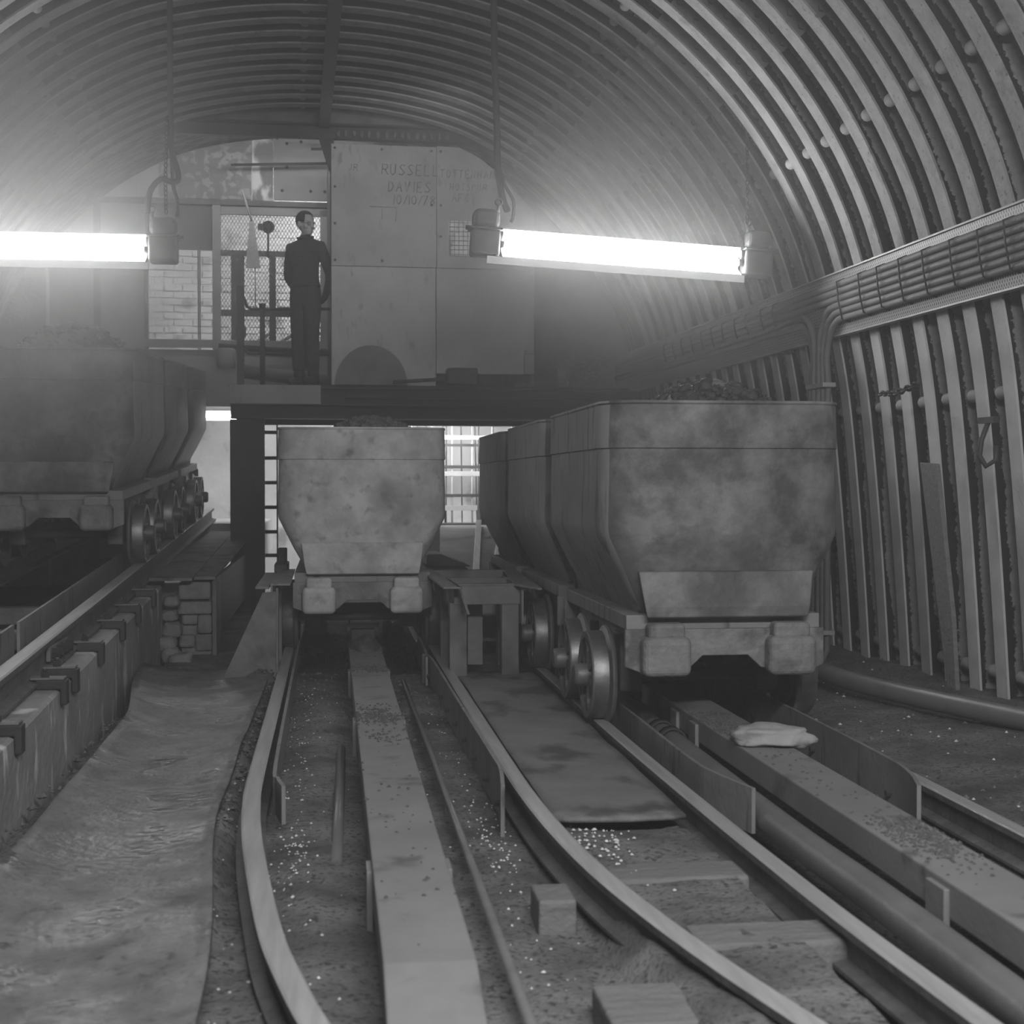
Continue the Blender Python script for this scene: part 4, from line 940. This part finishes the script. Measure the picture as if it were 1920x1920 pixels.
bd(-2.0, .45, 2.52, 2.60, 'sheet2', 'sill', -.04, .1); bd(-3.3, -1.5, 2.5, 4.05, 'sheet2', 'side_sheet'); bd(-3.3, -1.98, 4.05, 4.9, 'steel', 'corner_sheet', .04); bd(-3.3, -1.35, .0, 2.5, 'steel', 'skirt_sheet', .04); bd(-1.5, -.83, 3.55, 4.03, 'steel', 'upper_sheet')
bd(-.75, .3, 3.50, 3.56, 'steel', 'mesh_bar', .02); bd(-.64, -.50, 2.6, 3.5, 'steel', 'mesh_bar', .02, .02); bd(-.24, -.17, 2.6, 3.5, 'steel', 'mesh_bar', .02, .02); bd(-.75, .3, 2.86, 2.93, 'steel', 'mesh_bar', .02, .02)
bd(-2.05, .45, 1.9, 2.5, 'sheet2', 'lower_sheet', .02)
b = MB()
def meshgrid(x0, x1, z0, z1, st, y=.01):
    n = int((x1 - x0 + (z1 - z0)*.6)/st) + 1
    for s in (1, -1):
        for k in range(n + 1):
            t0 = x0 - (z1 - z0)*.6 + k*st; pa, pb = (t0, z0), (t0 + (z1 - z0)*.6, z1)
            q0 = max(0, (x0 - pa[0])/(pb[0] - pa[0])); q1 = min(1, (x1 - pa[0])/(pb[0] - pa[0]))
            if q1 - q0 < .01: continue
            A = (pa[0] + (pb[0] - pa[0])*q0, z0 + (z1 - z0)*q0); B = (pa[0] + (pb[0] - pa[0])*q1, z0 + (z1 - z0)*q1)
            if s < 0: A = (x0 + x1 - A[0], A[1]); B = (x0 + x1 - B[0], B[1])
            b.cyl((A[0], y, A[1] - 2), (B[0], y, B[1] - 2), .0035, 4, smooth=False, caps=False)
meshgrid(-.75, .30, 2.6, 3.95, .036)
b.build('wire_mesh', 'steel', r)
for x, z in ((-.15, 4.75), (-.05, 4.7), (.1, 4.72), (-.05, 4.45), (.2, 4.2), (-.1, 4.2), (.35, 4.2)):
    b = MB(); b.cyl((x, -.02, z - 2), (x, 0, z - 2), .016, 8); b.build('bolt', 'darkst', r)
bd(-1.5, .5, 4.86, 5.0, 'steel', 'head_beam', -.05, .08)
b = MB(); b.box(-1.25, 1.75, 13.98, 14.06, 4.39, 4.52); b.box(-1.3, 1.7, 13.9, 14.1, 4.50, 4.52); place(tag(b.build('cross_joist', 'darkst', bevel=.004), 'dark joist across the head of the arch above the cabin', 'joist'), tunnel=True)
b = MB(); b.prism([(-1.4, 4.52), (2.0, 4.52), (1.2, 4.66), (.6, 4.74), (.0, 4.74), (-.7, 4.66)], 14.1, 14.13, 'y'); place(tag(b.build('arch_plate', 'steel'), 'shallow plate closing the crown of the arch above the dark joist', 'plate'), tunnel=True)
b = MB(); b.prism([(.26, 4.39), (.40, 4.39), (.42, 4.05), (.37, 4.05)], 13.98, 14.04, 'y'); place(tag(b.build('gusset', 'darkst'), 'dark tapering gusset between the cross joist and the cabin', 'gusset'), tunnel=True)
rd = random.Random(4); b = MB()
for k in range(15):
    x = .45 + k*.075 + rd.uniform(-.015, .015); b.blob((x, 13.93, 4.43), .02, .02, .035, 8, 5, .3, k)
place(tag(b.build('cable_hangers', 'steel'), 'row of small hangers along the cross joist above the cabin', 'hanger', kind='stuff'), tunnel=True)
for (x0, x1, z0, z1, l) in ((-.62, .44, 4.37, 4.42, 'long thin bar sticking out beside the cabin top'), (.20, .44, 4.56, 4.57, 'short thin bar sticking out above the long one beside the cabin top')):
    b = MB(); b.cyl((x0, 15.2, z0), (x1, 15.2, z1), .014, 8); place(tag(b.build('iron_bar', 'darkst'), l, 'bar', 'bars beside the cabin top'), tunnel=True)
b = MB(); b.prism([(-.43, 3.78), (-.385, 3.78), (-.32, 3.30), (-.47, 3.30)], 15.1, 15.12, 'y'); b.tube([(-.50, 15.1, 4.1), (-.46, 15.1, 3.95), (-.405, 15.1, 3.78)], .012, 6); b.tube([(-.375, 15.11, 3.30), (-.372, 15.11, 2.9)], .006, 5)
place(tag(b.build('hanging_paddle', 'sheet2'), 'pale tapering paddle hung on a cord in front of the wire mesh', 'paddle'), tunnel=True)
b = MB(); b.lathe([(0, -.06), (.05, -.06), (.07, 0), (.05, .06), (0, .06)], 'y', 14, (-.25, 15.72, 3.83), close=False); b.box(-.36, -.25, 15.68, 15.76, 3.80, 3.86); b.box(-.26, -.24, 15.6, 15.72, 3.5, 3.8); place(tag(b.build('hooter', 'darkst'), 'dark horn-shaped fitting beyond the wire mesh', 'fitting'), tunnel=True)
b = MB()
for k in range(5): b.cyl((-.85 + .26*k, 18.13, 2.55), (-.25 + .3*k, 18.13, 2.95), .02, 6)
place(tag(b.build('slanting_rods', 'darkst'), 'slanting dark rods against the pit wall beyond the wire mesh', 'rods', kind='stuff'), tunnel=True)

# ------------------------------------------------------------------ beyond the platform, under it
r = thing('shaft_gate', 'barred gate at the pit shaft, seen between the tubs', 'gate', (1.9, 17.0, -.1), 0, None, True)
for z, h, m in ((1.70, .05, 'sheet2'), (1.62, .03, 'darkst'), (1.36, .035, 'darkst'), (1.27, .055, 'sheet2'), (1.02, .035, 'darkst'), (.86, .06, 'sheet2')):
    b = MB(); b.box(-.9, .9, -.015, .015, z, z + h); b.build('bar', m, r)
for k in range(7):
    b = MB(); b.cyl((-.75 + k*.24, 0, 0), (-.75 + k*.24, 0, 2.2), .010, 6); b.build('upright', 'sheet2', r)
rd = random.Random(9)
for k in range(9):
    x = 1.35 + k*.13; b = MB(); b.cyl((x, 17.5, 5.0), (x + rd.uniform(-.02, .12), 17.5, .5), .008, 5); place(tag(b.build('winding_rope', 'steel'), 'thin rope hanging in the shaft behind the barred gate', 'rope', 'ropes in the shaft'), tunnel=True)
b = MB(); b.box(1.5, 2.6, 16.6, 16.9, -.1, .62); b.lathe([(0, -.1), (.16, -.1), (.16, .1), (0, .1)], 'x', 18, (2.25, 16.7, .72), close=False); place(tag(b.build('haulage_gear', 'darkst', bevel=.01), 'dark haulage gear with a round drum at the foot of the barred gate', 'machine'), tunnel=True)
b = MB(); b.add([(.9, 12.0, .12), (1.75, 12.0, .12), (2.2, 15.9, .62), (1.2, 15.9, .62), (.9, 12.0, -.2), (1.75, 12, -.2), (2.2, 15.9, -.2), (1.2, 15.9, -.2)], [(0, 1, 2, 3), (4, 7, 6, 5), (0, 4, 5, 1), (1, 5, 6, 2), (2, 6, 7, 3), (3, 7, 4, 0)]); struct(b.build('floor_ramp', 'pale'))
rail([(1.22, 12.2, .22), (1.62, 15.8, .68)], 'pale rail climbing the ramp below the platform, nearer the loaded tub', sub=False)
rail([(1.38, 12.2, .22), (1.88, 15.8, .70)], 'pale rail climbing the ramp below the platform, nearer the coupled tubs', sub=False)
b = MB(); b.box(.75, 1.1, 11.6, 12.6, .1, .40); b.prism([(.78, .40), (1.15, .40), (.9, .50), (.78, .5)], 11.8, 12.4, 'y'); tag(b.build('tub_retarder', 'darkst', bevel=.01), 'dark retarder block between the tracks behind the loaded tub', 'machine')
b = MB(); b.box(-2.4, -.7, 15.4, 17.6, .3, .66); struct(b.build('floor_slab_far', 'pale'))
def flamp(x, z, l):
    r = thing('far_lamp', l, 'lamp', (x, 17.0, z), 0, 'lamps beyond the column', True)
    b = MB(); b.cyl((-.3, 0, 0), (.3, 0, 0), .02, 10); b.build('tube', 'fartube', r)
    b = MB(); b.box(-.32, .32, .02, .05, -.05, .06); b.build('reflector', 'refl', r)
    b = MB(); b.cyl((-.25, .035, .05), (-.25, .035, 5.0 - z), .008, 6); b.build('hanger', 'darkst', r)
flamp(-.82, 2.03, 'small lit tube lamp beyond the dark column, the upper of two'); flamp(-.80, 1.86, 'small lit tube lamp beyond the dark column, the lower of two')

# under the loaded tub: pit gear
b = MB(); b.box(.13, .29, 9.55, 10.9, -.28, .12); b.cyl((.10, 9.7, .10), (.32, 9.7, .10), .05, 12); tag(b.build('creeper_gear', 'darkst', bevel=.006), 'dark haulage gear in the pit under the loaded tub', 'machine')
for x, l in ((-.10, 'small pale stone heap under the loaded tub beside its column-side wheel'), (.47, 'small pale stone heap under the loaded tub on its guide-frame side')):
    b = MB(); b.blob((0, 0, 0), .1, .18, .12, 14, 9, .6, 7); o = b.build('stone_heap', 'brick'); place(o, (x, 10.9, -.08)); tag(o, l, 'stone heap')

# ------------------------------------------------------------------ the man on the platform
def person(loc, rz):
    r = thing('person', 'man in dark overalls standing on the platform, head turned, hands behind his back', 'person', loc, rz)
    # skeleton: x to his left (picture right), y away from the camera, z up
    V = []; E = []; RR = []
    def jt(p, rad, par=None):
        V.append(p); RR.append(rad); i = len(V) - 1
        if par is not None: E.append((par, i))
        return i
    pel = jt((0, .0, .90), (.155, .115)); wa = jt((0, .0, 1.04), (.145, .105), pel); ch = jt((.0, .0, 1.22), (.155, .11), wa); ub = jt((0, .01, 1.36), (.12, .09), ch); nk = jt((0.0, .0, 1.44), (.058, .058), ub); nk2 = jt((.01, -.015, 1.52), (.05, .05), nk)
    for s in (-1, 1):
        hp = jt((s*.078, 0, .82), (.10, .098), pel); kn = jt((s*.075, -.01, .46), (.076, .076), hp); an = jt((s*.078, .01, .12), (.066, .072), kn); 
        sh = jt((s*.165, .01, 1.36), (.068, .068), ub); el = jt((s*.245, .07, 1.08), (.050, .050), sh); wr = jt((s*.12, .17, .89), (.036, .036), el)
        hd = jt((s*.05, .19, .835), (.034, .026), wr)
    me = bpy.data.meshes.new('figure'); me.from_pydata(V, E, []); o = bpy.data.objects.new('figure', me); COL.objects.link(o)
    sk = o.modifiers.new('skin', 'SKIN'); sk.use_smooth_shade = True
    for i, q_ in enumerate(RR): me.skin_vertices[0].data[i].radius = q_
    me.skin_vertices[0].data[0].use_root = True
    ss = o.modifiers.new('sub', 'SUBSURF'); ss.levels = 2; ss.render_levels = 2
    dg = bpy.context.evaluated_depsgraph_get(); e = o.evaluated_get(dg); sm = e.to_mesh()
    b = MB(); b.add([tuple(v.co) for v in sm.vertices], [tuple(p.vertices) for p in sm.polygons], True); e.to_mesh_clear()
    bpy.data.objects.remove(o)
    # head, turned towards the picture's right
    hc = Vector((.018, -.02, 1.585)); T = Matrix.Translation(hc) @ Matrix.Rotation(radians(72), 4, 'Z') @ Matrix.Rotation(radians(8), 4, 'X')
    def tb(c, rx, ry, rz, seg=20, rings=14): b.blob(c, rx, ry, rz, seg, rings, T=T)
    tb((0, .012, .02), .074, .092, .098); tb((0, -.025, -.055), .055, .062, .06); tb((0, -.06, -.085), .03, .025, .025)
    tb((0, -.095, -.015), .012, .018, .026, 10, 8); tb((0, -.102, -.028), .014, .014, .011, 10, 8); tb((0, -.082, .022), .05, .015, .010, 12, 8)
    tb((0, -.080, -.060), .022, .012, .007, 10, 6); tb((0, -.078, -.073), .018, .012, .006, 10, 6)
    for s in (-1, 1):
        tb((s*.078, .012, -.01), .010, .022, .033, 10, 8); tb((s*.03, -.078, .002), .013, .010, .009, 10, 6); tb((s*.045, -.06, -.03), .02, .02, .018, 10, 8)
    # fingers and thumbs of the clasped hands
    for s in (-1, 1):
        for k in range(4):
            L_ = (.06, .068, .064, .052)[k]; x0 = s*.05; z0 = .855 - k*.017
            b.tube([(x0, .195, z0), (x0 - s*L_*.5, .212, z0 - .012), (x0 - s*L_*.9, .205, z0 - .03)], [.0105, .0095, .008], 8)
        b.tube([(s*.07, .18, .875), (s*.05, .205, .89), (s*.02, .212, .885)], [.012, .0105, .009], 8)
    body = b.build('body', ['overall', 'skin'], r)
    rm = body.modifiers.new('remesh', 'REMESH'); rm.mode = 'VOXEL'; rm.voxel_size = .0085; rm.use_smooth_shade = True
    dg = bpy.context.evaluated_depsgraph_get(); e = body.evaluated_get(dg); nm = bpy.data.meshes.new_from_object(e)
    body.modifiers.clear(); body.data = nm; nm.materials.clear(); nm.materials.append(M['overall']); nm.materials.append(M['skin'])
    for p in nm.polygons:
        c = p.center; p.use_smooth = True
        p.material_index = 1 if c.z > 1.475 or (c.y > .172 and c.z < .91 and abs(c.x) < .13) else 0
    b = MB(); b.blob((0, .022, .035), .080, .094, .092, 24, 14, T=T)     # hair: cut away over the face
    o = b.build('hair', 'hair', r); bm = bmesh.new(); bm.from_mesh(o.data); Ti = T.inverted()
    kill = [f for f in bm.faces if (lambda c: (c.y < -.035 and c.z < .085) or c.z < -.045 or (c.y < .0 and c.z < .02))(Ti @ f.calc_center_median())]
    bmesh.ops.delete(bm, geom=kill, context='FACES'); bm.to_mesh(o.data); bm.free()
    s_ = o.modifiers.new('thick', 'SOLIDIFY'); s_.thickness = .008; s_.offset = 0
    b = MB()
    for s in (-1, 1): b.tube([T @ Vector((s*.032 + .017*cos(t), -.092, .003 + .014*sin(t))) for t in [2*PI*k/14 for k in range(14)]], .0022, 5, closed=True); b.tube([T @ Vector((s*.05, -.09, .006)), T @ Vector((s*.075, -.03, .008)), T @ Vector((s*.08, .02, .0))], .002, 5)
    b.build('spectacles', 'rubber', r)
    for s in (-1, 1):
        b = MB(); b.blob((s*.08, -.045, .045), .052, .135, .052, 16, 10); b.box(s*.08 - .047, s*.08 + .047, -.165, .075, 0.0, .02); b.cyl((s*.08, .02, .03), (s*.08, .01, .17), .056, 14); b.build('boot', 'rubber', r)
    b = MB(); b.tube([(.075*cos(t), .0 + .066*sin(t), 1.455 + .012*sin(t)) for t in [2*PI*k/18 for k in range(18)]], .014, 8, closed=True); b.build('collar', 'overall', r)
    b = MB(); b.lathe([(.150, -.022), (.156, 0), (.150, .022), (.13, .022), (.13, -.022)], 'z', 28); 
    o = b.build('belt', 'rubber', r); o.location = (0, 0, .985); o.scale = (1.0, .76, 1)
    return r
person(tun(.13, 14.25, 2.025), radians(-32) + TA)

# ------------------------------------------------------------------ dusty air and added glow haze
b = MB(); b.box(-3.55, 3.95, -1.0, 18.1, -.6, 4.95)
hz = b.build('haze', 'darkst'); m = bpy.data.materials.new('dust_and_glow_haze'); m.use_nodes = True; nt = m.node_tree; nt.nodes.clear()
vs_ = nt.nodes.new('ShaderNodeVolumeScatter'); vs_.inputs['Anisotropy'].default_value = 0.3; vs_.inputs['Color'].default_value = (1, 1, 1, 1)
ou = nt.nodes.new('ShaderNodeOutputMaterial'); nt.links.new(vs_.outputs[0], ou.inputs['Volume'])
tc = nt.nodes.new('ShaderNodeTexCoord'); last = None
for c, rad, dens in CLOUDS:       # dust over the moving tubs, plus haze added for lamp glow and veil
    mp = nt.nodes.new('ShaderNodeMapping'); mp.vector_type = 'TEXTURE'; mp.inputs['Location'].default_value = c; mp.inputs['Scale'].default_value = rad
    g = nt.nodes.new('ShaderNodeTexGradient'); g.gradient_type = 'SPHERICAL'
    ml = nt.nodes.new('ShaderNodeMath'); ml.operation = 'MULTIPLY_ADD'; ml.inputs[1].default_value = dens
    nt.links.new(tc.outputs['Object'], mp.inputs[0]); nt.links.new(mp.outputs[0], g.inputs[0]); nt.links.new(g.outputs['Fac'], ml.inputs[0])
    if last is None: ml.inputs[2].default_value = HAZE
    else: nt.links.new(last, ml.inputs[2])
    last = ml.outputs[0]
nt.links.new(last, vs_.inputs['Density'])
hz.data.materials.clear(); hz.data.materials.append(m); hz.rotation_euler = (0, 0, TA)
tag(hz, 'thin dusty haze filling the tunnel air, thickened for the lamp glow', 'haze', kind='stuff')
